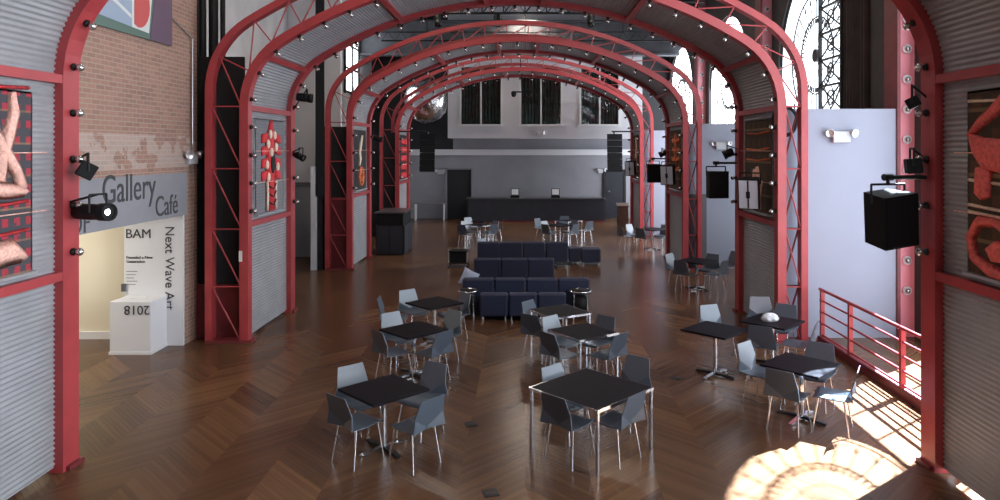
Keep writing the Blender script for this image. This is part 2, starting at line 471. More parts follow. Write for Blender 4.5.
put('gallery_light', gl, None, (-9.2, 11.3, 3.15))
# sign lintel
sg = thing('entrance_sign', 'grey Gallery Cafe sign board over the opening in the brick wall', 'sign', (LX+.0, 10.4, 2.41))
MB().box(-.30, .03, -2.5, 2.58, 0, .78).build('board', SIGNG, sg)
def wallM(y, z): return basis((0, 1, 0), (0, 0, 1), (.034, y-10.4, z-2.41))
text('lettering', 'Gallery', .62, wallM(10.36, 2.80), SIGNT, sg, sx=.84)
text('lettering', 'Café', .50, wallM(11.86, 2.47), SIGNT, sg, sx=.84)
text('lettering', 'OF', .40, wallM(9.62, 2.43), SIGNT, sg, sx=.9)
# white panel at the jamb
jp = thing('exhibition_panel', 'white wall panel reading BAM and Next Wave Art beside the opening', 'panel', (-6.84, 12.92, 0))
MB().box(-.54, .54, -.03, .03, 0, 3.18).build('panel', WHITE, jp)
def jM(x, z): return basis((1, 0, 0), (0, 0, 1), (x+6.84, -.034, z))
text('lettering', 'BAM', .24, jM(-7.36, 1.98), SIGNT, jp)
text('lettering', 'Founded a New\nGeneration', .075, jM(-7.34, 1.60), SIGNT, jp)
for i in range(5):
    MB().box(-.50, -.30 - .03*(i % 3), -.034, -.03, 1.36-.06*i, 1.372-.06*i).build('text_line', GREYW, jp)
text('lettering', 'Next Wave Art', .24, basis((0, 0, -1), (1, 0, 0), (.22, -.034, 2.20)), SIGNT, jp)
MB().box(-.58, -.50, -.06, -.03, 1.0, 1.14).build('light_switch', GREYD, jp)
# pedestal
pd = thing('plinth', 'white box plinth with upside-down 2018 beside the white panel', 'plinth', (-6.95, 12.62, 0))
MB().bbox(-.36, .36, -.30, .26, 0, .93, .006).build('body', WHITE, pd)
MB().box(-.372, .372, -.312, .272, 0, .05).build('kick_strip', WHITE, pd)
text('lettering', '2018', .23, basis((-1, 0, 0), (0, 0, -1), (.352, -.305, .86)), SIGNT, pd)
lf = MB()
for i in range(3): lf.box(-.12, .12, -.08, .09, .93+.006*i, .935+.006*i, 0, Matrix.Rotation(.08*i, 4, 'Z'))
o = lf.build('leaflet_pile', SHEETM); o.location = (-6.95, 12.62, 0); tag(o, 'white leaflets lying on the white plinth', 'leaflets')

# left far side: partition with door, jamb, dark steel column, conduit
m = MB().box(XL, -6.2, 23.55, 23.65, 0, 2.5, 1).box(XL, -6.2, 23.55, 23.65, 2.5, 11.2, 0)
struct('wall_left_partition', m, [WHITE, GREYW])
d = struct('door_1', MB().box(-7.95, -6.95, 23.49, 23.55, 0, 2.35), DOORM)
MB().box(-8, -7.95, 23.45, 23.55, 0, 2.42).box(-6.95, -6.88, 23.45, 23.55, 0, 2.42).box(-8, -6.88, 23.45, 23.55, 2.35, 2.44).build('door_frame', GREYW, d)
MB().tube((-7.08, 23.42, 1.05), (-7.2, 23.42, 1.05), .015).tube((-7.08, 23.42, 1.05), (-7.08, 23.5, 1.05), .012).build('door_handle', CHROME, d)
struct('wall_left_jamb', MB().box(-6.40, -6.22, 20.9, 21.1, 0, 3.1), PLASTER)
struct('column_left', MB().box(-6.2, -6.06, 20.92, 21.16, 0, 11.2).box(-6.26, -6.0, 20.9, 20.94, 2.2, 11.2), BLACKM)
struct('wall_left_wainscot', MB().box(-6.22, -5.42, 21.26, 21.32, 0, 2.15), REDDK)
struct('wall_left_wainscot.001', MB().box(-6.30, -5.42, 13.42, 13.48, 0, 1.02), REDDK)
struct('wall_left_backing', MB().box(-6.30, -5.42, 13.50, 13.56, 0, 5.4), VOIDM)
struct('wall_left_backing.001', MB().box(-6.22, -5.42, 21.34, 21.40, 0, 4.3), VOIDM)
struct('wall_left_backing.002', MB().box(-6.9, -5.42, 29.16, 29.22, 0, 4.3), VOIDM)
struct('wall_right_wainscot', MB().box(4.96, 5.5, 21.2, 21.25, 0, 2.25), GREYD)
m = MB()
for (x, y, r) in ((-6.30, 13.68, .07), (-6.12, 13.75, .09), (-6.46, 13.74, .06), (-5.98, 13.85, .05)):
    m.tube((x, y, .0), (x, y, 11.2), r, 10)
tag(m.build('riser_pipe', BLACKM), 'tall black pipes bundled at the end of the brick wall', 'pipes', kind='thing')
m = MB().tube((LX+.03, 13.2, 3.7), (LX+.03, 13.2, 5.7), .014).tube((LX+.03, 13.2, 5.7), (LX+.03, 12.4, 5.95), .014)
tag(m.build('conduit', ALU), 'thin pale conduit running up the brick wall edge', 'conduit')
# mural board on the brick wall
MURG = mat('mural_green', (.10, .16, .14), .7); MURB = mat('mural_blue', (.30, .38, .50), .7); MURR = mat('mural_red', (.52, .09, .09), .7)
MURP = mat('mural_plum', (.12, .075, .12), .7); MURW = mat('mural_pale', (.62, .66, .66), .7)
mu = thing('mural', 'abstract painted board high on the brick wall', 'mural', (LX+.002, 11.0, 5.44))
MB().box(0, .05, -2.2, 1.38, 0, 3.0).build('board', MURG, mu)
MB().prism([(-.75, .16), (.12, .12), (.12, 1.6), (-.75, 1.6)], .05, .055, 'YZ').build('painted_shape', MURB, mu)
MB().prism([(.12, .12), (.62, .10), (.86, 1.6), (.12, 1.6)], .05, .057, 'YZ').build('painted_shape', MURW, mu)
m = MB(); m.prism([(.18, .18)] + [(.30+.34*math.cos(a), .52+.38*math.sin(a)) for a in [(-.5+i*.1)*PI for i in range(11)]] + [(.18, .9)], .057, .062, 'YZ'); m.build('painted_shape', MURR, mu)
MB().prism([(-.72, .55), (.10, .25), (.10, .31), (-.72, .62)], .055, .06, 'YZ').build('painted_shape', MURW, mu)
MB().prism([(.66, .0), (1.38, .0), (1.38, 1.4), (.92, 1.4)], .05, .058, 'YZ').build('painted_shape', MURP, mu)

# back of the hall
BY = 36.5
struct('wall_back', MB().box(-8, 7.5, BY, BY+.3, 0, 3.3).box(-8, -3.75, BY, BY+.3, 3.3, 11.2, 1).box(-3.75, 7.5, BY, BY+.3, 3.3, 4.4).box(-3.75, 7.5, BY, BY+.3, 4.4, 11.2, 1), [BARWALL, VOIDM])
struct('trim_1', MB().box(-8, 7.5, BY-.16, BY, 3.30, 3.46).box(-8, 7.5, BY-.24, BY, 3.46, 3.60), TRIMM)
UY = 34.0
wins = [(-3.16, -1.12), (-.24, 1.80), (2.67, 4.60)]
m = MB(); xs = [-3.75] + [v for w in wins for v in w] + [5.7]; zb, zt = 4.82, 7.6
m.box(-3.75, 5.7, UY, UY+.3, 4.15, zb).box(-3.75, 5.7, UY, UY+.3, zt, 11.2)
for a, b in zip(xs[::2], xs[1::2]): m.box(a, b, UY, UY+.3, zb, zt)
m.box(-3.75, 7.5, UY+.3, BY, 4.15, 4.35)
m.box(-3.75, -3.6, UY+.3, BY, 4.35, 11.2)
struct('wall_back_upper', m, UPPER)
for i, (a, b) in enumerate(wins):
    w = struct('window_%d' % (6+i), MB().box(a, b, UY+.12, UY+.13, zb, zt), CLEAR)
    f = MB().box(a-.04, a+.06, UY-.05, UY+.14, zb, zt).box(b-.06, b+.04, UY-.05, UY+.14, zb, zt).box((a+b)/2-.035, (a+b)/2+.035, UY-.02, UY+.14, zb, zt)
    f.build('window_frame', FRAMEW, w)
    MB().box(a-.1, b+.1, UY-.10, UY+.14, zb-.09, zb).build('window_sill', FRAMEW, w)
    m = MB(); n = 60
    pts = [(a + (b-a)*j/n, UY+.42+.06*math.sin(j*1.35)+.02*math.sin(j*.7)) for j in range(n+1)]
    poly = pts + [(b, UY+.55), (a, UY+.55)]
    m.prism(poly, zb-.1, zt+.05, 'XY')
    c = m.build('curtain', GREEN)
    tag(c, 'dark green pleated curtain behind the %s high window of the back wall' % ('left', 'middle', 'right')[i], 'curtain', 'green curtains in the back wall windows')
struct('wall_front', MB().box(-13, 8.0, -3.4, -3.2, 0, 5.0).box(-13, 8.0, -3.4, -3.2, 9.3, 11.2).box(-13, 3.5, -3.4, -3.2, 5, 9.3).box(7, 8.0, -3.4, -3.2, 5, 9.3), GREYW)  # unseen wall behind the camera, its opening shaped to steer the fill light
struct('wall_left_outer', MB().box(-13, -12.8, -3.2, 13.45, 0, 11.2), GREYW)
# openings in the back wall
dd = struct('door_2', MB().box(-4.05, -2.80, BY-.06, BY-.01, 0, 2.55), VOIDM)
MB().box(-4.2, -4.05, BY-.12, BY, 0, 2.62).box(-2.80, -2.72, BY-.12, BY, 0, 2.62).box(-4.2, -2.72, BY-.12, BY, 2.55, 2.64).build('door_frame', GREYW, dd)
dd = struct('door_3', MB().box(4.2, 5.15, BY-.06, BY-.01, 0, 2.45), BARM)
MB().box(4.08, 4.2, BY-.1, BY, 0, 2.52).box(5.15, 5.25, BY-.1, BY, 0, 2.52).box(4.08, 5.25, BY-.1, BY, 2.45, 2.55).build('door_frame', VOIDM, dd)
MB().tube((4.35, BY-.1, 1.4), (4.42, BY-.1, 1.4), .05, 10).build('door_knob', CHROME, dd)
# left tall window on the far-left wall
w = struct('window_9', MB().box(XL+.01, XL+.03, 30.9, 33.4, 6.2, 9.4), FROST)
f = MB()
for y in (30.9, 32.15, 33.4): f.box(XL, XL+.1, y-.06, y+.06, 6.1, 9.5)
for z in (6.2, 7.25, 8.3, 9.4): f.box(XL, XL+.1, 30.9, 33.4, z-.04, z+.04)
f.build('window_frame', BLACKM, w)

# bar
bx = thing('bar_counter', 'long low black bar counter in front of the grey back wall', 'bar counter', (.92, 34.7, 0))
MB().prism([(-3.7, 0), (2.95, 0), (2.95, .08), (-3.7, .08)], 0, .62, 'XZ').build('kick_plate', REDDK, bx)
MB().prism([(-3.75, .08), (3.0, .08), (3.0, 1.13), (-3.75, 1.13)], -.03, .65, 'XZ').build('front', BARM, bx)
MB().bbox(-3.83, 3.08, -.12, .7, 1.13, 1.19, .012).build('bar_top', BARTOP, bx)
for i, px in enumerate((515, 555.5)):
    p = at(px, 198, 34.95)
    t = thing('cash_register', 'small till with white screen on the bar, %s of the two' % ('left' if i == 0 else 'right'), 'cash register', (p.x, 34.95, 1.19), 0, 'tills on the bar')
    MB().bbox(-.22, .22, -.14, .2, 0, .10, .01).tube((0, .05, .1), (0, .07, .22), .03).build('stand', BLACK, t)
    hs = MB().box(-.2, .2, .0, .05, .12, .46, 0, Matrix.Rotation(-.12, 4, 'X')).build('housing', BLACK, t)
    MB().box(-.17, .17, -.008, 0, .15, .43, 0, Matrix.Rotation(-.12, 4, 'X')).build('screen', SHEETM, hs)
# grey side table near back-left doorway
st = thing('console_table', 'slim grey console table against the back wall left of the black doorway', 'table', (-4.85, 35.7, 0))
MB().bbox(-.8, .8, -.25, .25, .82, .87, .008).build('table_top', GREYW, st)
for sx in (-.72, .72):
    for sy in (-.2, .2): MB().tube((sx, sy, .82), (sx, sy, 0), .025).build('leg', ALU, st)
lc = thing('lectern', 'brown wooden lectern standing right of the bar by the dark door', 'lectern', (4.55, 32.6, 0))
MB().prism([(-.25, 0), (.25, 0), (.22, 1.0), (-.22, 1.0)], -.2, .2, 'XZ').build('body', WOODB, lc)
MB().box(-.28, .28, -.24, .24, 0, .04, 0, Matrix.Translation((0, 0, 1.0)) @ Matrix.Rotation(.25, 4, 'X')).build('reading_slope', WOODB, lc)

# black counter at the left third arch
cn = thing('service_counter', 'tall black service counter at the left foot of the third arch', 'counter', (-4.56, 24.65, 0))
Mz = Matrix.Identity(4)
MB().box(-.52, .44, -.80, .85, 0, 1.02).build('body', BLACKM, cn)
MB().bbox(-.56, .48, -.84, .9, 1.42, 1.47, .008).build('counter_top', BARTOP, cn)
MB().box(-.48, .40, -.76, .80, 1.02, 1.42).build('upper_case', BLACK, cn)
for i in range(4): MB().box(.44, .455, -.76+.41*i, -.40+.41*i, .06, .98).build('front_panel', BARM, cn)
for i in range(2): MB().box(-.50+.46*i, -.08+.46*i, -.815, -.80, .06, .98).build('end_panel', BARM, cn)

# ------------------------------------------------------------------ arches
class Arch3:
    """three-centred arch profile, symmetric about x=0; param = arc length from the left foot"""
    def __init__(s, half, R, r, apex):
        s.half, s.R, s.r, s.apex = half, R, r, apex
        k = (half - r)/(R - r); s.th = math.asin(k)              # half angle of the crown arc
        s.z0 = apex - R + (R - r)*math.cos(s.th)
        s.L1 = s.z0; s.L2 = r*(PI/2 - s.th); s.L3 = R*2*s.th
        s.L = 2*s.L1 + 2*s.L2 + s.L3
    def at(s, t, d=0.0):
        """point at arc length t, pushed outward by d; returns (x, z, nx, nz)"""
        mir = t > s.L/2
        if mir: t = s.L - t
        if t <= s.L1: n = (-1.0, 0.0); p = (-s.half, t)
        elif t <= s.L1 + s.L2:
            a = (t - s.L1)/s.r; n = (-math.cos(a), math.sin(a)); p = (-s.half + s.r + s.r*n[0], s.z0 + s.r*n[1])
        else:
            a = PI/2 - s.th + (t - s.L1 - s.L2)/s.R; n = (-math.cos(a), math.sin(a)); p = (s.R*n[0], s.apex - s.R + s.R*n[1])
        x, z = p[0] + d*n[0], p[1] + d*n[1]
        return (-x, z, -n[0], n[1]) if mir else (x, z, n[0], n[1])
    def samples(s, t0, t1, step):
        n = max(1, int(round((t1-t0)/step))); return [t0 + (t1-t0)*i/n for i in range(n+1)]
IN = Arch3(4.945, 8.1, 1.4, 6.83)
OUT = Arch3(5.63, 9.2, 1.6, 7.47); OUTX = -.12
ACX = -.225
def sweep(A, d0, d1, y0, y1, t0, t1, step=.18):
    m = MB(); vs = []; fs = []
    ts = A.samples(t0, t1, step)
    for t in ts:
        for (d, y) in ((d0, y0), (d1, y0), (d1, y1), (d0, y1)):
            x, z, _, _ = A.at(t, d); vs.append((x + (OUTX if A is OUT else 0), y, z))
    for i in range(len(ts)-1):
        for j in range(4):
            fs.append((4*i+j, 4*i+(j+1) % 4, 4*i+4+(j+1) % 4, 4*i+4+j))
    fs += [(0, 1, 2, 3), tuple(4*(len(ts)-1)+j for j in (3, 2, 1, 0))]
    return m.add(vs, fs)
def corr(t0, t1, y0, y1):
    m = MB(); vs = []; ts = IN.samples(t0, t1, .0145)
    for t in ts:
        x, z, _, _ = IN.at(t, .10 + .013*math.sin(2*PI*t/.058))
        vs += [(x, y0, z), (x, y1, z)]
    m.add(vs, [(2*i, 2*i+1, 2*i+3, 2*i+2) for i in range(len(ts)-1)], 0, True)
    return m
def tz(z, right=False):                                        # arc length at leg height z
    return IN.L - z if right else z
def tx(off):                                                   # arc length where |x| = off on the crown
    lo, hi = IN.L1, IN.L/2
    for _ in range(40):
        mid = (lo+hi)/2
        if IN.at(mid)[0] < -off: lo = mid
        else: hi = mid
    return lo
rail_t = [2.20, 4.40, tx(4.60), tx(2.48), tx(.62)]
rails = rail_t + [IN.L - t for t in rail_t[::-1]]
RD = .20; RDB = .28; RW = .16
def part_data():
    D = {}
    D['rimf'] = sweep(IN, 0, RW, 0, RD, 0, IN.L).data('inner_rim', RED)
    D['outf'] = sweep(OUT, -.125, 0, 0, RD, 0, OUT.L).data('outer_chord', RED)
    D['rimb'] = sweep(IN, 0, RW, DEP-RDB, DEP, 0, IN.L).data('inner_rim', RED)
    D['outb'] = sweep(OUT, -.125, 0, DEP-RD, DEP, 0, OUT.L).data('outer_chord', RED)
    D['panels'] = []
    cut = [.06] + rails + [IN.L - .06]
    for i, (a, b) in enumerate(zip(cut, cut[1:])):
        D['panels'].append(corr(a, b, RD-.02, DEP-RDB+.02).data('corrugated_panel', STEEL))
    D['rails'] = []
    for t in rails:
        x, z, nx, nz = IN.at(t, .055); tx_, tz_ = -nz, nx
        M = Matrix(((tx_, 0, nx, x), (0, 1, 0, 0), (tz_, 0, nz, z), (0, 0, 0, 1)))
        D['rails'].append(MB().box(-.05, .05, RD-.01, DEP-RDB+.01, -.05, .045, 0, M).data('cross_rail', RED))
    def lattice(y, mode):
        m = MB(); rr = .0145
        ti = [0, 1.04, 2.12, 3.25, 4.35]
        nb = 19; mid = [IN.L1 + (IN.L-2*IN.L1)*i/nb for i in range(nb+1)]
        ts = ti[:-1] + [IN.L1] + mid[1:-1] + [IN.L-IN.L1] + [IN.L - t for t in ti[:-1][::-1]]
        def pair(t):
            x, z, nx, nz = IN.at(t, .14)
            if t <= IN.L1 or t >= IN.L - IN.L1: return (x, z), ((OUTX-5.51 if x < 0 else OUTX+5.51), z)
            # nearest crossing with the outer chord along the normal
            best = None
            for k in range(1, 120):
                px, pz = x + nx*k*.015, z + nz*k*.015
                best = (px, pz)
                if abs(px-OUTX) > 5.49: break
                ax = abs(px-OUTX); C = OUT
                if ax <= C.R*math.sin(C.th):
                    if pz >= C.apex - C.R + math.sqrt((C.R-.13)**2 - ax*ax): break
                elif (ax - (C.half - C.r))**2 + max(0, pz - C.z0)**2 >= (C.r-.13)**2: break
            return (x, z), best
        P = [pair(t) for t in ts]
        for i, (a, b) in enumerate(P):
            if 0 < i < len(P)-1 and (mode == 'F' or i >= len(P)-5): m.tube((a[0], y, a[1]), (b[0], y, b[1]), rr, 6)
        half = len(P)//2
        for i in range(len(P)-1):
            (a0, b0), (a1, b1) = P[i], P[i+1]
            left = i < half
            # front plane: left legs '\', right legs '\' ; crown left '\', right '/'
            leg = i < 4 or i >= len(P)-5
            if mode == 'F':
                if left: m.tube((b1[0], y, b1[1]), (a0[0], y, a0[1]), rr, 6)
                elif leg: m.tube((a0[0], y, a0[1]), (b1[0], y, b1[1]), rr, 6)
                else: m.tube((a0[0], y, a0[1]), (b1[0], y, b1[1]), rr, 6)
            elif not left and leg:
                m.tube((b0[0], y, b0[1]), (a1[0], y, a1[1]), rr*1.3, 6); m.tube((a1[0], y, a1[1]), (b1[0], y, b1[1]), rr, 6)
        return m
    D['latf'] = lattice(.04, 'F').data('lattice', RED)
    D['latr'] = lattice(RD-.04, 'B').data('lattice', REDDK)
    D['latb'] = lattice(DEP-.06, 'F').data('lattice', RED)
    D['foot'] = []
    for sx in (-1, 1):
        D['foot'].append(MB().box(sx*5.3-.42, sx*5.3+.42, -.03, RD+.03, 0, .05).data('base_plate', REDDK))
        D['foot'].append(MB().box(sx*5.06-.16, sx*5.06+.16, DEP-RD-.03, DEP+.03, 0, .05).data('base_plate', REDDK))
    return D
D = part_data()
names = ['nearest', 'second', 'third', 'farthest']
for k, Y in enumerate(FR):
    a = thing('steel_arch', 'red steel lattice arch with corrugated lining, %s of the four arches' % names[k], 'arch', (ACX, Y, 0), 0, 'red arches down the hall')
    put('inner_rim', D['rimf'], a); put('outer_chord', D['outf'], a); put('inner_rim', D['rimb'], a); put('outer_chord', D['outb'], a)
    for d in D['panels']: put('corrugated_panel', d, a)
    for d in D['rails']: put('cross_rail', d, a)
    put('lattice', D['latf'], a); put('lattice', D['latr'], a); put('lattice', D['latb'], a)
    for fd in D['foot']: put('base_plate', fd, a)
    if k == 0: a.scale = (.985, 1, 1); a.location.x = -.29
    nb = 30; t0, t1 = 2.45, IN.L-2.45
    for yy in (.10, DEP-.13):
        if k == 0 and yy < 1: continue
        for i in range(nb+1):
            t = t0 + (t1-t0)*i/nb; x, z, nx, nz = IN.at(t, 0)
            b = put('light_bulb', BULB, a, (x, yy, z)); b.scale = (1, 1, 1); b.rotation_euler = Vector((-nx, 0, -nz)).to_track_quat('Z', 'Y').to_euler()
    if k in (0, 1):
        sx = -1
        if k == 1: put('switch_plate', MB().box(-5.11, -5.05, -.012, 0, 1.52, 1.72).data('switch_plate', WHITE), a)

# ------------------------------------------------------------------ textile art in the arch bays
def blob(m, pts, x0, x1, mi=0):
    """raised soft shape from a closed YZ outline: bevelled pad"""
    if isinstance(m, list): m.append(MB()); m = m[-1]
    cy = sum(p[0] for p in pts)/len(pts); cz = sum(p[1] for p in pts)/len(pts); n = len(pts)
    vs = [(x0, y, z) for y, z in pts] + [(x0+(x1-x0)*.7, cy+(y-cy)*.93, cz+(z-cz)*.93) for y, z in pts] + [(x1, cy+(y-cy)*.7, cz+(z-cz)*.7) for y, z in pts]
    fs = [(i, (i+1) % n, n+(i+1) % n, n+i) for i in range(n)] + [(n+i, n+(i+1) % n, 2*n+(i+1) % n, 2*n+i) for i in range(n)] + [tuple(range(2*n, 3*n)), tuple(range(n))[::-1]]
    m.add(vs, fs, mi, True)
def stroke(m, pts, wid, x0, x1, mi=0):
    """ribbon-like knitted band along a polyline in YZ"""
    if isinstance(m, list): m.append(MB()); m = m[-1]
    P = [Vector((0, *p)) for p in pts]
    L = []; R_ = []
    for i, p in enumerate(P):
        d = (P[min(i+1, len(P)-1)] - P[max(i-1, 0)]).normalized(); nn = Vector((0, -d.z, d.y))
        w = wid[i] if isinstance(wid, (list, tuple)) else wid
        L.append((p+nn*w).yz); R_.append((p-nn*w).yz)
    blob_poly = [tuple(v) for v in L] + [tuple(v) for v in R_[::-1]]
    n = len(P)
    vs = [(x0, *l) for l in L] + [(x0, *r) for r in R_] + [(x1, *(p.yz)) for p in P]
    fs = []
    for i in range(n-1):
        fs += [(i, i+1, 2*n+i+1, 2*n+i), (n+i+1, n+i, 2*n+i, 2*n+i+1), (i+1, i, n+i, n+i+1)]
    fs += [(0, 2*n, n), (n-1, 2*n-1, 3*n-1)]
    m.add(vs, fs, mi, True)
def bay_frame(t, y0, y1, z0, z1):
    """thin metal tray and tension cables holding a textile; local coordinates, face towards local +X"""
    m = MB()
    m.box(-.03, .06, y0, y1, z0-.03, z0)
    m.box(-.03, .0, y0, y1, z1-.02, z1)
    m.box(-.03, .0, y0, y0+.015, z0, z1).box(-.03, .0, y1-.015, y1, z0, z1)
    m.build('tray', ALU, t)
    m = MB()
    for z in (z0+(z1-z0)*.33, z0+(z1-z0)*.66): MB().tube((.05, y0-.15, z), (.05, y1+.15, z), .006, 6).build('tension_cable', PINKK, t)
XIN_L = ACX - IN.half - .06
XIN_R = ACX + IN.half + .06
Z0, Z1 = 2.34, 4.22
def art(k, side, y0, y1, label, cloth, shapes):
    yb = FR[k] + (y0+y1)/2; w = (y1-y0)/2
    xo = (.02 if side < 0 else -.14) if k == 0 else 0
    t = thing('textile_artwork', label, 'textile artwork', ((XIN_L if side < 0 else XIN_R) + xo, yb, 0), 0 if side < 0 else PI, 'textile works hung in the arches')
    MB().box(-.012, .0, -w, w, Z0, Z1).build('backing_cloth', cloth, t)
    bay_frame(t, -w, w, Z0, Z1)
    for nm, mm, fn in shapes:
        ml = []; fn(ml)
        for q in ml: q.build(nm, mm, t)
    return t
# nearest arch, left: only its far edge (local y .3 .. .75) is in the frame
def nl1(m):
    stroke(m, [(.46, 4.20), (.50, 4.0), (.42, 3.75), (.34, 3.55), (.30, 3.3)], [.05, .09, .10, .09, .10], 0, .05)
    stroke(m, [(.10, 3.9), (.34, 3.62), (.52, 3.40), (.60, 3.22)], [.10, .09, .08, .09], .01, .06)
    stroke(m, [(-.5, 3.3), (0, 3.24), (.40, 3.20), (.64, 3.18)], [.10, .10, .09, .06], 0, .055)
    stroke(m, [(-.5, 2.44), (.1, 2.55), (.45, 2.58), (.62, 2.50)], [.14, .15, .14, .07], 0, .06)
def nl2(m):
    for z in (3.08, 2.78, 4.26): stroke(m, [(-.7, z), (.1, z-.03), (.70, z)], .02, .0, .03)
art(0, -1, .46, 1.98, 'red and black plaid textile with salmon knotted limbs in the nearest arch', PLAID, [('knitted_limb', PINKK, nl1), ('red_cord', REDK, nl2)])
# second arch, left: red and cream upright figure
def fig_red(m):
    stroke(m, [(0, 4.2), (.02, 4.0), (.0, 3.75), (0, 3.4), (.05, 3.0), (.06, 2.36)], [.05, .20, .30, .26, .30, .28], 0, .05)
    for s in (-1, 1):
        for z in (3.95, 3.7, 3.45, 3.2): blob(m, [(s*.20, z), (s*.50, z-.04), (s*.52, z-.22), (s*.24, z-.18)][::s], 0, .05)
def fig_cream(m):
    for (y, z) in ((-.12, 3.92), (.12, 3.9), (-.24, 3.72), (.2, 3.66), (-.3, 3.3), (.3, 3.25), (-.22, 3.05), (-.05, 3.55)):
        blob(m, [(y+.07*math.cos(a*PI/4), z+.10*math.sin(a*PI/4)) for a in range(8)], .03, .07)
    for s in (-.26, .24): stroke(m, [(s, 2.95), (s*.9, 2.7), (s, 2.38)], .05, .03, .06)
def fig_black(m):
    blob(m, [(.02+.10*math.cos(a*PI/5), 3.35+.24*math.sin(a*PI/5)) for a in range(10)], .04, .07)
    for z in (2.55, 2.72, 2.88): stroke(m, [(-.2, z), (.05, z-.08), (.2, z+.03)], .02, .04, .065)
art(1, -1, .52, 2.12, 'upright red and cream knitted figure hung in the second arch, left side', FIGC, [('red_body', REDK, fig_red), ('cream_tuft', CREAMK, fig_cream), ('black_cord', BLACKK, fig_black)])
def wh1(m):
    stroke(m, [(.2, 4.05), (.05, 3.75), (-.1, 3.5), (.0, 3.3), (-.2, 3.1)], [.03, .14, .10, .12, .03], 0, .05)
def wh2(m):
    for r in (.16, .28):
        stroke(m, [(.1+r*math.cos(a*PI/8), 2.75+r*math.sin(a*PI/8)) for a in range(17)], .045, 0, .05)
art(2, -1, .52, 2.12, 'black textile with white streak and orange knitted ring in the third arch', BLACKK, [('white_streak', CREAMK, wh1), ('orange_ring', ORANGEK, wh2)])
def rd(m):
    for i in range(5):
        for j in range(4):
            blob(m, [(-.5+.33*j+.12*math.cos(a*PI/4), 2.5+.36*i+.15*math.sin(a*PI/4)) for a in range(8)], 0, .05)
art(3, -1, .5, 2.15, 'bright red tufted textile hung in the farthest arch, left side', BLACKK, [('red_tuft', REDK, rd)])
# right side (local frame is turned by 180 degrees: local +y = world -y)
def nr1(m):
    stroke(m, [(-.08, 4.18), (-.30, 4.0), (-.52, 3.88), (-.66, 3.76)], [.06, .08, .07, .05], 0, .06)
    blob(m, [(-.68, 3.80), (-.60, 3.58), (-.44, 3.42), (-.1, 3.36), (.2, 3.5), (.2, 3.78), (-.2, 3.72), (-.45, 3.74)], 0, .07)
    blob(m, [(-.56, 3.16), (-.46, 3.10), (-.34, 3.14), (-.32, 3.42), (-.54, 3.44)], 0, .06)
def nr2(m):
    stroke(m, [(.1, 2.72), (-.28, 2.90), (-.52, 2.88), (-.64, 2.72), (-.58, 2.50), (-.35, 2.40), (.2, 2.34)], [.05, .06, .07, .07, .08, .08, .08], 0, .07)
    blob(m, [(-.40, 2.62), (-.25, 2.72), (.1, 2.70), (.1, 2.52), (-.3, 2.50)], 0, .06)
def nr3(m):
    for z in (2.97, 3.04, 3.30, 4.12): stroke(m, [(-.7, z), (-.1, z-.03), (.7, z+.02)], .018, 0, .02)
art(0, 1, .48, 1.92, 'dark brown textile with coral red bent bands in the nearest arch', BROWNC, [('coral_band', CORALK, nr1), ('coral_loop', CORALK, nr2), ('striped_cord', CREAMK, nr3)])
def r2(m):
    stroke(m, [(.0, 3.25), (.08, 3.0), (.2, 2.85), (.1, 2.6), (.2, 2.38)], [.06, .1, .07, .1, .05], 0, .05)
    stroke(m, [(-.15, 3.2), (-.2, 2.95), (-.1, 2.75), (-.2, 2.5)], [.05, .09, .06, .05], 0, .05)
    blob(m, [(-.25, 3.0), (.3, 2.98), (.3, 2.86), (-.25, 2.88)], 0, .04)
def r2b(m):
    for z in (3.95, 3.62, 3.4): stroke(m, [(-.7, z), (0, z-.02), (.7, z+.02)], .02, 0, .02)
art(1, 1, .5, 2.15, 'brown striped textile with a pink red figure, second arch, right side', BROWNC, [('red_figure', PINKK, r2), ('orange_band', ORANGEK, r2b)])
def r3(m):
    for z in (3.9, 3.6, 3.3, 3.0): stroke(m, [(-.5, z), (0, z-.06), (.5, z)], .08, 0, .03)
    stroke(m, [(0, 4.1), (.05, 3.6), (0, 2.9)], .12, 0, .05)
art(2, 1, .5, 2.15, 'dark textile with glowing orange bands in the third arch, right side', BROWNC, [('orange_band', ORANGEK, r3)])
def r4(m):
    stroke(m, [(0, 4.1), (.1, 3.6), (-.1, 3.2), (0, 2.6)], .2, 0, .05)
art(3, 1, .5, 2.15, 'brown and salmon textile hung in the farthest arch, right side', BROWNC, [('salmon_band', PINKK, r4)])

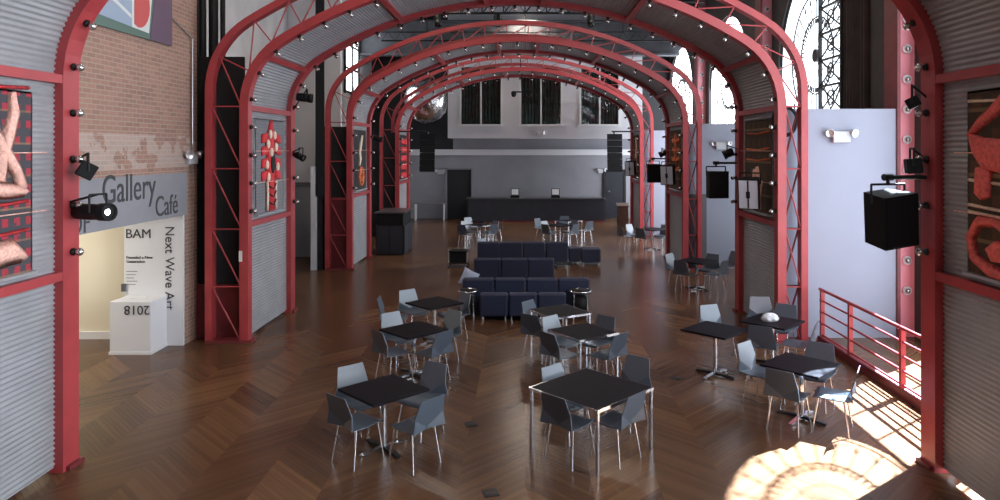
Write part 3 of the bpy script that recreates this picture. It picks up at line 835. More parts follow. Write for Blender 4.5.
# ------------------------------------------------------------------ chairs
def chair_parts():
    th = .013
    # backrest: centre plate with a pointed lower edge, two lower wings that flare outwards
    m = MB()
    V = {'T1': (-.175, -.315, .825), 'T2': (.175, -.315, .825), 'S1': (-.212, -.252, .615), 'S2': (.212, -.252, .615),
         'B1': (-.238, -.262, .452), 'B2': (.238, -.262, .452), 'C': (0, -.205, .470), 'D': (0, -.200, .452)}
    k = list(V); f = [('T1', 'T2', 'S2', 'C', 'S1'), ('S1', 'C', 'B1'), ('S2', 'B2', 'C'), ('B1', 'C', 'D'), ('C', 'B2', 'D')]
    n = len(k); vs = [V[a] for a in k] + [(V[a][0], V[a][1] + th, V[a][2]) for a in k]
    fs = [[k.index(a) for a in q] for q in f] + [[k.index(a) + n for a in q][::-1] for q in f]
    rim = ['T1', 'T2', 'S2', 'B2', 'D', 'B1', 'S1']
    for a, b in zip(rim, rim[1:] + rim[:1]): fs.append([k.index(a), k.index(b), k.index(b)+n, k.index(a)+n])
    m.add(vs, fs)
    back = m.data('backrest', SHELL)
    m = MB(); rows = [(-.262, .462, .236), (-.17, .448, .232), (-.05, .440, .225), (.08, .446, .218), (.17, .450, .210), (.205, .440, .203), (.220, .420, .195)]
    vs = []; nx = 6
    for dz in (0, -th):
        for (y, z, hw) in rows:
            for i in range(nx+1):
                u = -1 + 2*i/nx; yy = y + (.062*(1-abs(u)) if y < -.26 else 0)
                vs.append((u*hw, yy, z + .014*u*u + dz))
    R0 = (nx+1)*len(rows); fs = []
    for r in range(len(rows)-1):
        for i in range(nx):
            a = r*(nx+1)+i; fs.append((a, a+1, a+nx+2, a+nx+1)); fs.append((R0+a+nx+1, R0+a+nx+2, R0+a+1, R0+a))
    loop = [i for i in range(nx+1)] + [r*(nx+1)+nx for r in range(1, len(rows))] + [(len(rows)-1)*(nx+1)+i for i in range(nx-1, -1, -1)] + [r*(nx+1) for r in range(len(rows)-2, 0, -1)]
    for a, b in zip(loop, loop[1:] + loop[:1]): fs.append((a, b, b+R0, a+R0))
    m.add(vs, fs)
    seat = m.data('seat', SHELL)
    legs = [MB().tube((sx*.165, sy*.15+.0, .432), (sx*.205, sy*.215, 0), .0105, 8).data('leg', CHROME) for sx in (-1, 1) for sy in (-1, 1)]
    m = MB()
    for sy in (-1, 1): m.tube((-.165, sy*.15, .428), (.165, sy*.15, .428), .009, 6)
    m.tube((0, -.15, .428), (0, .15, .428), .009, 6)
    return back, seat, legs, m.data('under_frame', CHROME)
CB, CS, CL, CF = chair_parts()
PROTO = []
def chair(x, y, face, label, group):
    """face: world angle (degrees) of the direction the sitter looks"""
    rz = math.radians(face - 90)
    if not PROTO:
        t = thing('shell_chair', label, 'chair', (x, y, 0), rz, group)
        put('backrest', CB, t); put('seat', CS, t); put('under_frame', CF, t)
        for l in CL: put('leg', l, t)
        PROTO.append(t); return t
    return dup(PROTO[0], (x, y, 0), rz, label, group)

# ------------------------------------------------------------------ tables
def ped_parts(s=.787):
    h = s/2
    top = MB().bbox(-h, h, -h, h, .708, .740, .006).data('tabletop', TOP)
    colm = MB().tube((0, 0, .04), (0, 0, .70), .036, 14).box(-.18, .18, -.18, .18, .698, .708).data('pedestal', CHROME)
    arms = []
    for i in range(4):
        a = i*PI/2; c, sn = math.cos(a), math.sin(a)
        M = Matrix.Rotation(a, 4, 'Z')
        arms.append(MB().prism([(0, .02), (.33, .012), (.33, .030), (0, .06)], -.03, .03, 'XZ', 0, M).tube((.31*c, .31*sn, 0), (.31*c, .31*sn, .014), .02, 8).data('base_arm', BLACKM if i % 2 else CHROME))
    return top, colm, arms
PT, PC, PA = ped_parts()
def four_parts(s):
    h = s/2
    top = MB().bbox(-h+.008, h-.008, -h+.008, h-.008, .712, .743, .003).data('tabletop', TOP)
    m = MB()
    for (a, b, c, d) in ((-h, h, -h, -h+.009), (-h, h, h-.009, h), (-h, -h+.009, -h+.009, h-.009), (h-.009, h, -h+.009, h-.009)): m.box(a, b, c, d, .706, .7415)
    edge = m.data('edge_band', CHROME)
    legs = [MB().bbox(sx*(h-.025)-.019, sx*(h-.025)+.019, sy*(h-.025)-.019, sy*(h-.025)+.019, 0, .706, .006).data('leg', CHROME) for sx in (-1, 1) for sy in (-1, 1)]
    return top, edge, legs
FP = {s: four_parts(s) for s in (1.07, .80)}
def ped_table(x, y, rot, label, group='square pedestal tables'):
    t = thing('pedestal_table', label, 'table', (x, y, 0), math.radians(rot), group)
    put('tabletop', PT, t); pc = put('pedestal', PC, t)
    for a in PA: put('base_arm', a, pc)
def leg_table(x, y, rot, s, label, group='square tables with metal legs'):
    t = thing('square_table', label, 'table', (x, y, 0), math.radians(rot), group)
    a, b, c = FP[s]
    tt = put('tabletop', a, t); put('edge_band', b, tt)
    for l in c: put('leg', l, t)
def around(cx, cy, dist, rows, grp, rot=0):
    """rows: (direction in degrees from the table centre, extra distance, twist, label)"""
    for (dr, ex, tw, lab) in rows:
        a = math.radians(dr + rot); d = dist + ex
        chair(cx + d*math.cos(a), cy + d*math.sin(a), dr + rot + 180 + tw, lab, grp)
LN, RN, RFa, LF = 225, 315, 45, 135
G = 'moulded shell chairs at the cafe tables'
# left file of pedestal tables
ped_table(-1.70, 8.42, 45, 'black square pedestal table nearest the camera, left of centre')
around(-1.70, 8.42, 0, [
    (227, 0.36, 4, 'dark shell chair at front left corner side of the nearest pedestal table'),
    (320, 0.56, 0, 'blue grey backed shell chair at front right of the nearest pedestal table'),
    (131, 0.55, 0, 'pale backed shell chair behind the nearest pedestal table, far left side'),
    (54, 0.62, 2, 'dark shell chair behind the nearest pedestal table, far right side')], G)
ped_table(-1.78, 11.20, 45, 'black square pedestal table, second from camera in the left file')
around(-1.78, 11.20, 0, [
    (222, 0.36, 0, 'dark shell chair at front left of the second pedestal table in the left file'),
    (318, 0.42, 4, 'grey and white backed chair at front right of second pedestal table, left file'),
    (120, 0.64, 12, 'pale blue backed chair at far left of second pedestal table, left file'),
    (64, 0.8, -16, 'dark shell chair at far right of second pedestal table, left file')], G)
ped_table(-1.70, 13.15, 45, 'black square pedestal table, third and farthest in the left file')
around(-1.70, 13.15, 0, [
    (130, 0.7, 0, 'light blue backed chair behind the third pedestal table, far left side'),
    (44, 0.42, -10, 'dark shell chair right of the third pedestal table, next to the sofas')], G)
chair(-2.45, 13.2, 2, 'shell chair seen edge-on, pulled out left of the third pedestal table', G)
# middle file of metal-legged tables
leg_table(.80, 8.46, 45, 1.07, 'large black square table with metal legs, nearest in the middle file')
around(.80, 8.46, 0, [
    (227, 0.4, 0, 'black backed shell chair at front left of the large square table'),
    (316, 0.36, 0, 'blue grey backed shell chair at front right of the large square table'),
    (125, 0.44, 8, 'white-lit shell chair behind the large square table, far left side'),
    (55, 0.92, -6, 'black backed shell chair behind the large square table, far right side')], G)
leg_table(.92, 11.08, 35, .80, 'smaller square metal-edged table behind the large square table')
around(.92, 11.08, 0, [
    (214, 0.42, 6, 'dark shell chair at front left of the smaller metal-edged table'),
    (318, 0.42, -2, 'grey backed shell chair at front right of the smaller metal-edged table'),
    (125, 0.52, 8, 'pale shell chair at far left of the smaller metal-edged table'),
    (62, 0.5, -16, 'black shell chair at far right of the smaller metal-edged table')], G)
leg_table(.62, 12.45, 30, .80, 'square metal-edged table closest to the near navy sofas')
around(.62, 12.45, 0, [
    (225, 0.52, 8, 'black backed shell chair at front left of the table closest to the sofas'),
    (142, 0.42, 0, 'pale shell chair between the sofas and the table closest to them')], G)
# right side by the railing
ped_table(3.70, 9.38, 45, 'black square pedestal table by the red railing, nearest on the right')
around(3.70, 9.38, 0, [
    (228, 0.42, 0, 'black shell chair in front of the pedestal table by the railing'),
    (122, 0.62, 10, 'pale edge-on shell chair at the left of the table by the railing'),
    (52, 0.62, 0, 'black shell chair behind the table by the railing, facing the camera')], G)
chair(3.97, 9.04, 150, 'sunlit pale shell chair beside the railing, its seat catching the sun', G)
ped_table(4.15, 11.75, 45, 'black pedestal table beside the right foot of the second arch')
ped_table(3.04, 11.2, 45, 'black pedestal table left of the table at the second arch foot')
chair(4.42, 12.95, 265, 'silvery shell chair behind the table at the right foot of the second arch', G)
chair(4.52, 12.38, 232, 'black shell chair against the lattice at the second arch foot', G)
chair(4.42, 11.40, 150, 'pale edge-on shell chair between railing and the second arch foot table', G)
chair(3.86, 11.32, 62, 'black shell chair with back to camera at the table left of the arch foot', G)
chair(3.40, 12.28, 290, 'pale shell chair at the left of the tables near the second arch foot', G)
# further right
ped_table(4.45, 18.1, 45, 'pedestal table beside the right foot of the third arch')
around(4.45, 18.1, .50, [
    (LN, .0, 0, 'black shell chair at front left of the table by the third arch'),
    (LF, .05, 0, 'white-lit shell chair at far left of the table by the third arch'),
    (RN, .0, 0, 'pale shell chair at front right of the table by the third arch'),
    (RFa, .0, 0, 'black shell chair at far right of the table by the third arch')], G)
chair(5.45, 19.0, 200, 'pale shell chair alone against the partition beyond the third arch table', G)
ped_table(4.62, 25.3, 45, 'pedestal table beside the right foot of the farthest arch')
around(4.62, 25.3, .52, [
    (LN, -.02, 0, 'black shell chair at front left of the table by the farthest arch'),
    (LF, .25, 0, 'white-lit shell chair at far left of the table by the farthest arch'),
    (RN, .0, 0, 'dark shell chair at front right of the table by the farthest arch'),
    (RFa, .0, 0, 'black shell chair at far right of the table by the farthest arch')], G)
chair(3.72, 25.45, 20, 'white-lit shell chair pulled out left of the farthest arch table', G)
# back row in front of the bar
leg_table(-1.75, 26.6, 45, .80, 'square table with metal legs before the bar, left group')
ped_table(-1.60, 28.0, 45, 'pedestal table before the bar, behind the left square table')
around(-1.75, 26.6, .55, [
    (LN, .1, 15, 'black shell chair at front left of the left table before the bar'),
    (LF, .0, 0, 'white-lit shell chair at far left of the left table before the bar'),
    (RN, .0, 0, 'grey and white backed chair at front right of left table before the bar'),
    (RFa, .0, 0, 'dark shell chair at far right of the left table before the bar')], G)
chair(-2.15, 28.4, 310, 'pale shell chair at far left of the left pedestal table before the bar', G)
chair(-1.15, 27.9, 180, 'pale edge-on chair at right of the left pedestal table before the bar', G)
ped_table(1.32, 26.6, 45, 'pedestal table before the bar, right group')
leg_table(1.75, 28.2, 40, .80, 'square table with metal legs before the bar, behind the right pedestal table')
around(1.32, 26.6, .52, [
    (LN, .0, 0, 'black shell chair at front left of the right pedestal table before the bar'),
    (LF, .0, 0, 'white-lit chair at far left of the right pedestal table before the bar'),
    (RN, .0, 0, 'grey and white backed chair at front right of right pedestal table before bar'),
    (RFa, .05, 0, 'grey shell chair at far right of the right pedestal table before the bar')], G)
chair(.72, 28.0, 320, 'white-lit shell chair left of the right square table before the bar', G)
chair(2.32, 27.3, 130, 'blue and white backed chair standing apart on the right before the bar', G)
chair(1.62, 28.9, 265, 'dark shell chair behind the right square table, against the bar', G)

# bag on a table
m = MB(); pts = []
m2 = Matrix.Translation((4.10, 11.72, .74)) @ Matrix.Diagonal((.62, .62, .75, 1))
prof = [(.02, 0), (.16, .0), (.19, .05), (.17, .12), (.10, .17), (.03, .18)]
m.lathe(prof, 14, 0, m2 @ Matrix.Diagonal((1.25, .75, 1, 1)))
for i in range(6):
    a = i*1.05; m.lathe([(.01, 0), (.07, .02), (.08, .06), (.03, .10), (.01, .11)], 8, 0, m2 @ Matrix.Translation((.17*math.cos(a), .10*math.sin(a), .01)))
tag(m.build('cloth_bag', BAGM), 'crumpled pale bag on the table at the second arch foot', 'bag')

# floor boxes
for (x, y, lab) in ((-.71, 9.2, 'dark square floor socket plate between the near tables'), (-.36, 7.36, 'dark square floor socket plate at the bottom edge of the view'), (2.39, 11.05, 'dark square floor socket plate right of the middle tables')):
    t = thing('floor_socket', lab, 'floor socket', (x, y, 0), .3)
    MB().bbox(-.08, .08, -.08, .08, 0, .008, .003).build('cover_plate', BLACKM, t)
    MB().box(-.055, .055, -.03, .03, .008, .011).build('socket_flap', STONE, t)

# ------------------------------------------------------------------ lounge seating
def lounge_parts(w, hb=.70):
    h = w/2 - .008
    seat = MB().bbox(-h, h, -.30, .36, .10, .42, .035).data('seat', NAVY)
    M = Matrix.Translation((0, -.30, .10)) @ Matrix.Rotation(.10, 4, 'X')
    back = MB().bbox(-h, h, -.06, .10, 0, hb, .035, 0, M).data('backrest', NAVY)
    foot = [MB().tube((sx*(h-.06), sy*.27+.02, 0), (sx*(h-.06), sy*.27+.02, .11), .018, 8).data('foot', CHROME) for sx in (-1, 1) for sy in (-1, 1)]
    return seat, back, foot
LP = {.61: lounge_parts(.61, .50), .70: lounge_parts(.70, .68)}
def lounge_row(x0, Y, n, w, name, order):
    for i in range(n):
        t = thing('lounge_chair', 'navy upholstered lounge chair, %s in the %s of sofas' % (order[i], name), 'lounge chair', (x0 + w*(i+.5), Y+.34, 0), 0, 'navy modular lounge chairs')
        s, b, f = LP[w]
        put('seat', s, t); put('backrest', b, t)
        for l in f: put('foot', l, t)
O3 = ('left end', 'middle', 'right end'); O4 = ('left end', 'second from left', 'third from left', 'right end')
lounge_row(-.96, 14.70, 3, .61, 'nearest row', O3)
lounge_row(-1.38, 15.44, 4, .70, 'second row', O4)
lounge_row(-1.33, 18.25, 3, .70, 'third row', O3)
lounge_row(-1.47, 21.45, 4, .70, 'farthest row', O4)
def ottoman(x, y, w, lab):
    t = thing('ottoman', lab, 'ottoman', (x, y, 0), 0, 'navy cube ottomans')
    MB().bbox(-w/2, w/2, -.28, .28, .07, .50, .03).build('cushion', NAVY, t)
    for sx in (-1, 1):
        for sy in (-1, 1): MB().tube((sx*(w/2-.06), sy*.22, 0), (sx*(w/2-.06), sy*.22, .08), .016).build('foot', CHROME, t)
ottoman(2.06, 22.1, .60, 'navy cube ottoman at the right end of the farthest sofa row, outer one')
ottoman(1.56, 22.3, .34, 'narrow navy ottoman between the farthest sofa row and the outer ottoman')
def side_table(x, y, r, h, lab):
    t = thing('side_table', lab, 'side table', (x, y, 0), 0, 'dark side tables with chrome rims')
    MB().lathe([(.0, h-.02), (r-.01, h-.02), (r-.01, h), (0, h)], 24).build('table_top', BLACK, t)
    m = MB(); n = 24
    for i in range(n):
        a, b = 2*PI*i/n, 2*PI*(i+1)/n
        m.tube((r*math.cos(a), r*math.sin(a), h-.01), (r*math.cos(b), r*math.sin(b), h-.01), .014, 6)
    m.build('chrome_rim', CHROME, t)
    for i in range(4):
        a = PI/4+i*PI/2; MB().tube((.8*r*math.cos(a), .8*r*math.sin(a), h-.02), (.9*r*math.cos(a), .9*r*math.sin(a), 0), .012).build('leg', CHROME, t)
    MB().lathe([(.02, .12), (r*.74, .12), (r*.78, h*.8), (.02, h*.8)], 16).build('drum_body', BLACK, t)
side_table(-1.22, 14.98, .20, .60, 'black drum side table at the left end of the nearest sofa row')
side_table(1.18, 14.98, .24, .60, 'black drum side table at the right end of the nearest sofa row')
t = thing('laptop_table', 'small chrome cantilever side table at the right end of the third sofa row', 'side table', (1.02, 18.55, 0))
MB().bbox(-.22, .22, -.18, .18, .58, .605, .005).build('table_top', BLACK, t)
MB().tube((.1, 0, .58), (.1, 0, .02), .018).build('post', CHROME, t)
MB().lathe([(.01, 0), (.15, 0), (.15, .015), (.01, .02)], 18, 0, Matrix.Translation((.1, 0, 0))).build('base', CHROME, t)
t = thing('wire_cart', 'black wire trolley left of the farthest sofa row', 'trolley', (-2.05, 21.6, 0))
m = MB()
for z in (.12, .48): m.bbox(-.3, .3, -.25, .25, z, z+.03, .005)
m.build('shelf', BLACK, t)
for sx in (-.28, .28):
    for sy in (-.23, .23): MB().tube((sx, sy, .06), (sx, sy, .56), .012).build('post', CHROME, t); MB().lathe([(.01, 0), (.03, .0), (.03, .06), (.01, .06)], 10, 0, Matrix.Translation((sx, sy, 0))).build('caster', BLACK, t)
MB().bbox(-.26, .26, -.21, .21, .15, .47, .02).build('storage_bin', BLACK, t)
def cushion(loc, rot, lab):
    m = MB(); n = 8; vs = []
    for s in (1, -1):
        for j in range(n+1):
            for i in range(n+1):
                u, v = -1+2*i/n, -1+2*j/n; hgt = .075*max(0, (1-u**4))*max(0, (1-v**4))
                vs.append((.2*u*(1-.08*(1-v*v)), s*hgt, .2*v*(1-.08*(1-u*u))))
    fs = []; o = (n+1)**2
    for j in range(n):
        for i in range(n):
            a = j*(n+1)+i; fs += [(a, a+1, a+n+2, a+n+1), (o+a+n+1, o+a+n+2, o+a+1, o+a)]
    m.add(vs, fs, 0, True)
    o_ = m.build('throw_cushion', CUSH); o_.location = loc; o_.rotation_euler = rot
    tag(o_, lab, 'cushion', 'pale throw cushions on the sofas')
cushion((-1.33, 21.95, .62), (-.2, 0, .9), 'pale grey cushion propped at the left end of the farthest sofa row')
cushion((-1.28, 16.0, .66), (-.2, .5, .3), 'pale grey cushion standing at the left end of the second sofa row')

# ------------------------------------------------------------------ railing
RX = 5.52
rl = thing('railing', 'red steel railing between the second arch and the nearest arch', 'railing', (RX, 8.1, 0))
for z in (.17, .38, .59, .80): MB().tube((0, .0, z), (0, 5.0, z), .018, 8).build('rail', RED, rl)
MB().tube((0, .0, 1.0), (0, 5.0, 1.0), .028, 10).build('top_rail', RED, rl)
for y in (.5, 2.14, 3.78, 4.9): MB().box(-.035, .035, y-.03, y+.03, .0, 1.0).build('post', RED, rl)
MB().box(-.05, .05, 0, 5.0, 0, .13).build('curb_channel', REDDK, rl)

# ------------------------------------------------------------------ speakers, lamps, fixtures
def speaker(p, rz, tilt, w, h, d, lab, m_body, arm_to=None, face=None, grp='speakers hung on the arches', roll=0.0):
    t = thing('loudspeaker', lab, 'loudspeaker', p, rz, grp)
    M = Matrix.Rotation(tilt, 4, 'X') @ Matrix.Rotation(roll, 4, 'Y')
    MB().prism([(-w/2, -d/2), (w/2, -d/2), (w*.36, d/2), (-w*.36, d/2)], -h, 0, 'XY', 0, M).build('cabinet', m_body, t)
    MB().bbox(-w*.45, w*.45, -d/2-.012, -d/2, -h*.96, -h*.04, .004, 0, M).build('grille', face or BLACK, [c for c in t.children if c.name.startswith('cabinet')][0])
    if face: MB().box(-w*.09, w*.09, -d/2-.03, -d/2-.012, -h*.62, -h*.40, 0, M).box(-w*.03, w*.03, -d/2-.022, -d/2-.012, -h*.95, -h*.05, 0, M).build('handle_strip', BLACKM, [c for c in t.children if c.name.startswith('cabinet')][0])
    b = MB().tube((-w*.5, 0, -.12), (-w*.5, 0, .10), .014, 6).tube((w*.5, 0, -.12), (w*.5, 0, .10), .014, 6).tube((-w*.5, 0, .10), (w*.5, 0, .10), .014, 6).tube((0, 0, .10), (0, 0, .20), .02, 8)
    b.build('yoke', BLACKM, t)
    if arm_to is not None:
        q = Vector(arm_to) - Vector(p); q = Matrix.Rotation(-rz, 3, 'Z') @ q
        MB().tube((0, 0, .18), (q.x, q.y, .18), .025, 8).tube((-.06, 0, .18), (.06, 0, .18), .04, 8).build('arm', BLACKM, t)
    return t
def sp_pos(px, py, Y): return at(px, py, Y)
p = at(888, 193, 8.0)
speaker(p, .25, .10, .45, .60, .40, 'big black loudspeaker on an arm from the nearest arch, right side', BLACK, (4.62, 8.0, p.z), roll=-.12)
p = at(716, 171, 15.62); speaker(p, .1, .0, .44, .60, .38, 'black loudspeaker hung off the right leg of the second arch', BLACK, (4.72, 15.62, p.z))
p = at(653, 164, 23.5); speaker(p, .1, .0, .44, .62, .38, 'black loudspeaker hung off the right leg of the third arch', BLACK, (4.72, 23.5, p.z))
p = at(763, 178, 13.75); p.x = 4.42; speaker(p, -.55, .12, .40, .60, .34, 'silver grey loudspeaker on the inner right side of the second arch', BLACK, None, SILV)
p = at(670, 165, 21.6); p.x = 4.42; speaker(p, -.55, .12, .42, .60, .34, 'silver grey loudspeaker on the inner right side of the third arch', BLACK, None, SILV)
p = at(633, 161, 29.4); p.x = 4.45; speaker(p, -.55, .12, .42, .60, .34, 'silver grey loudspeaker on the inner right side of the farthest arch', BLACK, None, SILV)
for (px, lab, ax) in ((428, 'left', -5.17), (614, 'right', 4.72)):
    p = at(px, 134, 28.6)
    t = thing('line_array_speaker', 'tall black line array speaker hanging on the %s of the farthest arch' % lab, 'loudspeaker', (p.x, p.y, p.z), 0, 'line array speakers at the farthest arch')
    for i in range(6):
        z = -.26*i; MB().prism([(-.31, -.2), (.31, -.2), (.24, .2), (-.24, .2)], z-.245, z, 'XY', 0, Matrix.Rotation(-.015*i, 4, 'X')).build('speaker_module', BLACK, t)
    MB().tube((-.1, 0, .1), (ax-p.x, 0, .1), .03, 8).tube((0, 0, .1), (0, 0, 0), .03, 8).build('arm', BLACKM, t)
def spot(p, aim, lab, lit=False, r=.085, L=.30, bracket=None, power=0, angle=40, col=(1, .86, .68), grp='stage lamps on the arches', boxy=False):
    d = (Vector(aim) - Vector(p)).normalized(); q = d.to_track_quat('Z', 'Y')
    t = thing('stage_lamp', lab, 'stage lamp', p, 0, grp); t.rotation_euler = q.to_euler()
    if boxy: MB().bbox(-r, r, -r, r, -L*.6, L*.42, .01).build('housing', BLACK, t)
    else: MB().lathe([(r*.72, -L*.75), (r*.85, -L*.72), (r*.92, -L*.5), (r*.92, -L*.1), (r*.84, 0), (r, .04), (r, L*.42), (r*.92, L*.42), (r*.9, L*.34)], 16).build('housing', BLACK, t)
    MB().lathe([(.005, L*.30), (r*.88, L*.30), (r*.88, L*.33), (.005, L*.345)], 16).build('lens', LENS if lit else GLASSB, [c for c in t.children if c.name.startswith('housing')][0])
    up = q.inverted() @ Vector((0, 0, 1)); s = q.inverted() @ Vector((d.cross(Vector((0, 0, 1))).normalized()))
    b = MB().tube(s*r*1.05, s*r*1.05+up*.2, .012, 6).tube(-s*r*1.05, -s*r*1.05+up*.2, .012, 6).tube(s*r*1.05+up*.2, -s*r*1.05+up*.2, .012, 6)
    if bracket is not None:
        bq = q.inverted() @ (Vector(bracket) - Vector(p)); b.tube(up*.2, bq, .014, 6)
    b.build('yoke', BLACKM, t)
    if power:
        l = bpy.data.lights.new('stage_lamp_light', 'SPOT'); l.energy = power; l.spot_size = math.radians(angle); l.spot_blend = .6; l.color = col; l.shadow_soft_size = r
        o = put('stage_lamp_light', l, None, Vector(p) + d*(L*.5)); o.rotation_euler = d.to_track_quat('-Z', 'Y').to_euler()
    return t
p = at(98, 212, 7.9); spot(p, p + Vector((2, -.75, .04)), 'lit profile spotlight on the left leg of the nearest arch', True, .10, .44, (-5.2, 7.95, p.z+.1), power=60, angle=45)
p = at(88, 171, 7.95); spot(p, p + Vector((1, .7, -.7)), 'small black flood lamp above the lit spotlight, nearest arch', False, .09, .17, (-5.2, 8.0, p.z+.08), boxy=True)
p = at(307, 98, 15.5); spot(p, p + Vector((1, .2, -.1)), 'black spotlight on the left leg top of the second arch', False, .10, .30, (-5.2, 15.6, p.z-.3))
p = at(301, 157, 15.55); spot(p, p + Vector((1, -.2, -.5)), 'small dark lamp midway up the left leg of the second arch', False, .08, .2, (-5.2, 15.6, p.z+.1))
p = at(379, 139, 23.4); spot(p, p + Vector((1, .2, -.3)), 'black spotlight on the left leg of the third arch', False, .10, .26, (-5.2, 23.5, p.z+.1))
p = at(912, 103, 8.0); spot(p, p + Vector((-1, .6, -.6)), 'small black lamp high on the right leg of the nearest arch', False, .06, .14, (4.62, 8.0, p.z+.04), boxy=True)
p = at(912, 166, 8.0); spot(p, p + Vector((-1, .3, -.1)), 'square-bodied black lamp above the big loudspeaker arm', False, .085, .16, (4.62, 8.0, p.z+.05), boxy=True)
p = at(727, 154, 15.6); spot(p, p + Vector((-1, .3, -.5)), 'small black lamp on the right leg of the second arch', False, .10, .2, (4.72, 15.6, p.z+.12))
p = at(662, 154, 23.5); spot(p, p + Vector((-1, .3, -.5)), 'small black lamp on the right leg of the third arch', False, .10, .22, (4.72, 23.5, p.z+.12))

# lighting pipes between the arches with stage lamps
lamps = []
for i, (Y, Z, xs) in enumerate(((17.8, 8.3, (-4.0, -2.6, 1.2, 3.2)), (25.6, 8.6, (-4.6, -3.2, -1.0, 2.4)), (32.2, 8.6, ()))):
    g = MB().tube((-6.6, Y, Z), (6.6, Y, Z), .035, 8).tube((-6.6, Y, Z+.4), (6.6, Y, Z+.4), .025, 8)
    for j in range(22):
        x = -6.6+.6*j; g.tube((x, Y, Z), (x+.3, Y, Z+.4), .014, 5).tube((x+.3, Y, Z+.4), (x+.6, Y, Z), .014, 5)
    for x in (-4.5, 0, 4.5): g.tube((x, Y, Z+.4), (x, Y, 11.195), .02, 6)
    tag(g.build('lighting_truss', BLACKM), 'black lighting truss hung between arches, %s' % ('behind the second arch', 'behind the third arch', 'behind the farthest arch')[i], 'lighting truss', 'lighting trusses')
    for j, x in enumerate(xs):
        spot(Vector((x, Y, Z-.32)), (x*.7, Y-2.5, 0), 'black stage lamp on the truss behind the %s arch, %s from the left' % (('second', 'third')[i], ('first', 'second', 'third', 'fourth')[j]), False, .13, .4, (x, Y, Z-.02), grp='stage lamps on the trusses')
# hanging centre fixture
p = at(522, 93, 30.5)
t = thing('hanging_lamp', 'black lamp cluster on a rod hanging from the farthest arch crown', 'lamp', (p.x, p.y, p.z))
MB().tube((0, 0, 0), (-.1, 0, 2.1), .025).build('rod', BLACKM, t)
MB().tube((-.42, 0, .05), (.42, 0, .05), .03).build('crossbar', BLACKM, t)
for x in (-.36, .34): MB().lathe([(.04, -.14), (.10, -.1), (.12, .08), (.03, .1)], 12, 0, Matrix.Translation((x, 0, -.05)) @ Matrix.Rotation(1.2, 4, 'X')).build('lamp_head', BLACKM, t)
# emergency lights
def emergency(loc, rz, lab):
    t = thing('emergency_light', lab, 'emergency light', loc, rz, 'twin-head emergency lights')
    MB().bbox(-.17, .17, 0, .09, -.11, .11, .015).build('housing', FIXT, t)
    for s in (-1, 1):
        M = Matrix.Translation((s*.22, .08, .08)) @ Matrix.Rotation(-PI/2-.3, 4, 'X') @ Matrix.Rotation(s*.4, 4, 'Y')
        MB().lathe([(.02, -.06), (.05, -.04), (.085, .05), (.075, .05), (.03, .0)], 14, 0, M).build('lamp_head', ALU, t)
emergency((LX+.0, 13.15, 3.44), -PI/2, 'white twin-head emergency light on the brick wall end')
emergency(tuple(at(840, 137, 13.42)), PI, 'white emergency light on the pale partition right of second arch')
emergency(tuple(at(721, 146, 21.26)), PI, 'white emergency light on the partition beyond the second arch')
emergency(tuple(at(540, 134, 34.0)), PI, 'white emergency light on the back wall below the windows')
emergency(tuple(at(441, 172, 36.5)), PI, 'small emergency light on the back wall left of the black doorway')
emergency(tuple(at(601, 171, 36.5)), PI, 'small emergency light on the back wall right of the bar')
# silver ball
p = at(426, 101, 32.6)
m = MB(); nu, nv = 28, 18; vs = []
for j in range(nv+1):
    for i in range(nu):
        a, b = 2*PI*i/nu, PI*j/nv
        rr = 1.0 + .035*math.sin(5*a+3*b) + .03*random.uniform(-1, 1)
        vs.append((rr*math.sin(b)*math.cos(a), rr*math.sin(b)*math.sin(a), rr*math.cos(b)))
fs = [(j*nu+i, j*nu+(i+1) % nu, (j+1)*nu+(i+1) % nu, (j+1)*nu+i) for j in range(nv) for i in range(nu)]
m.add(vs, fs, 0, True)
t = thing('silver_balloon', 'large crumpled silver ball hanging before the dark left back wall', 'silver ball', tuple(p))
m.build('foil_skin', FOIL, t); MB().tube((0, 0, .95), (0, 0, 11.2-p.z), .012, 6).build('hanging_cord', BLACKM, t)
# cable coil in the right truss of arch 2
m = MB(); c = Vector((4.95, 13.32, 4.15))
for k in range(5):
    rr = .20+.012*k
    for i in range(24):
        a, b = 2*PI*i/24, 2*PI*(i+1)/24
        m.tube(c+Vector((rr*math.cos(a), -.02+.012*k, rr*math.sin(a)*1.2)), c+Vector((rr*math.cos(b), -.02+.012*k, rr*math.sin(b)*1.2)), .013, 5, caps=False)
m.path([c+Vector((0, 0, -.24)), c+Vector((.02, 0, -.6)), c+Vector((-.08, 0, -.9)), c+Vector((-.05, 0, -1.3))], .012, 5)
tag(m.build('cable_coil', CABLE), 'black cable coil hung in the right lattice of the second arch', 'cable')

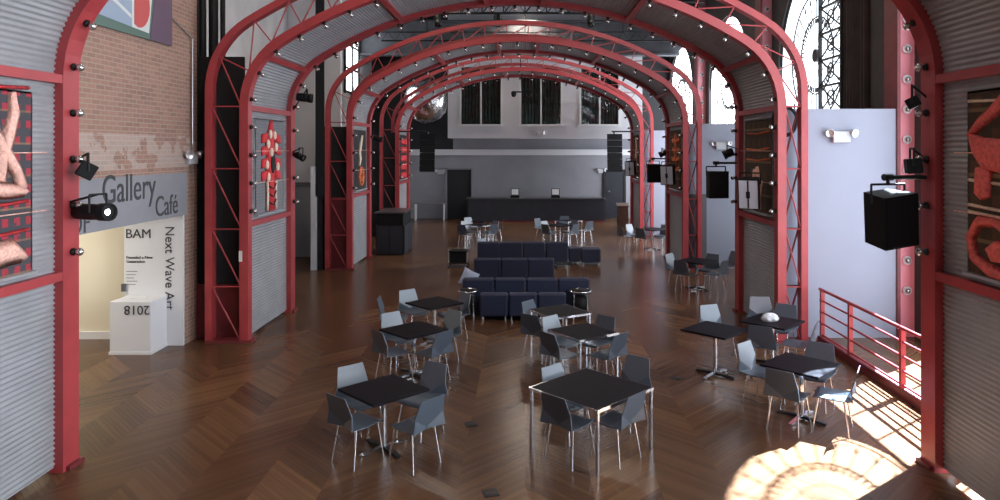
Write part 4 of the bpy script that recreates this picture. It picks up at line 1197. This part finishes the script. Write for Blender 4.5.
# ------------------------------------------------------------------ light, camera, world
SUN_DIR = Vector((-.757, -.57, -1.0))
s = bpy.data.lights.new('sun', 'SUN'); s.energy = 85.0; s.angle = math.radians(.53); s.color = (.76, .88, 1)
put('sun', s, None, (20, 20, 30)).rotation_euler = SUN_DIR.to_track_quat('-Z', 'Y').to_euler()
w = bpy.data.worlds.new('sky'); scn.world = w; w.use_nodes = True
bg = w.node_tree.nodes['Background']; bg.inputs['Color'].default_value = (.86, .92, 1.0, 1); bg.inputs['Strength'].default_value = 5.0
def portal(loc, d, sx, sy):
    l = bpy.data.lights.new('window_portal', 'AREA'); l.shape = 'RECTANGLE'; l.size = sx; l.size_y = sy; l.cycles.is_portal = True
    o = put('window_portal', l, None, loc); o.rotation_euler = Vector(d).to_track_quat('-Z', 'Z').to_euler()
portal((XR+.6, WCY[1], 4.8), (-1, 0, 0), 4.6, 7.6)
portal((5.25, -3.5, 7.15), (0, 1, 0), 3.6, 4.4)
# warm area lights added above the frame as fill, floating without fixtures
for (x, y, e) in ((-3.2, 9.8, 55), (3.0, 9.8, 40), (-3.2, 17.6, 75), (3.0, 17.6, 50), (-3.2, 25.4, 60), (3.0, 25.4, 60), (0, 33.0, 120)):
    l = bpy.data.lights.new('warm_fill_light', 'AREA'); l.shape = 'DISK'; l.size = 1.2; l.energy = e; l.color = (1, .86, .72)
    put('warm_fill_light', l, None, (x, y, 9.8))
cam = bpy.data.cameras.new('camera'); cam.sensor_width = 36; cam.lens = F/1000*36
cam.shift_x = -(VX-500)/1000; cam.shift_y = -(250-VY)/1000; cam.clip_end = 200
co = put('camera', cam, None, (0, 0, CH), (PI/2, 0, 0)); scn.camera = co
scn.view_settings.view_transform = 'Standard'; scn.view_settings.look = 'None'
scn.view_settings.exposure = 1.0; scn.view_settings.gamma = 1.0; scn.view_settings.use_curve_mapping = False
scn.cycles.use_denoising = True; scn.cycles.max_bounces = 8; scn.cycles.diffuse_bounces = 5; scn.cycles.transparent_max_bounces = 12
scn.cycles.sample_clamp_indirect = 6.0; scn.cycles.caustics_reflective = False
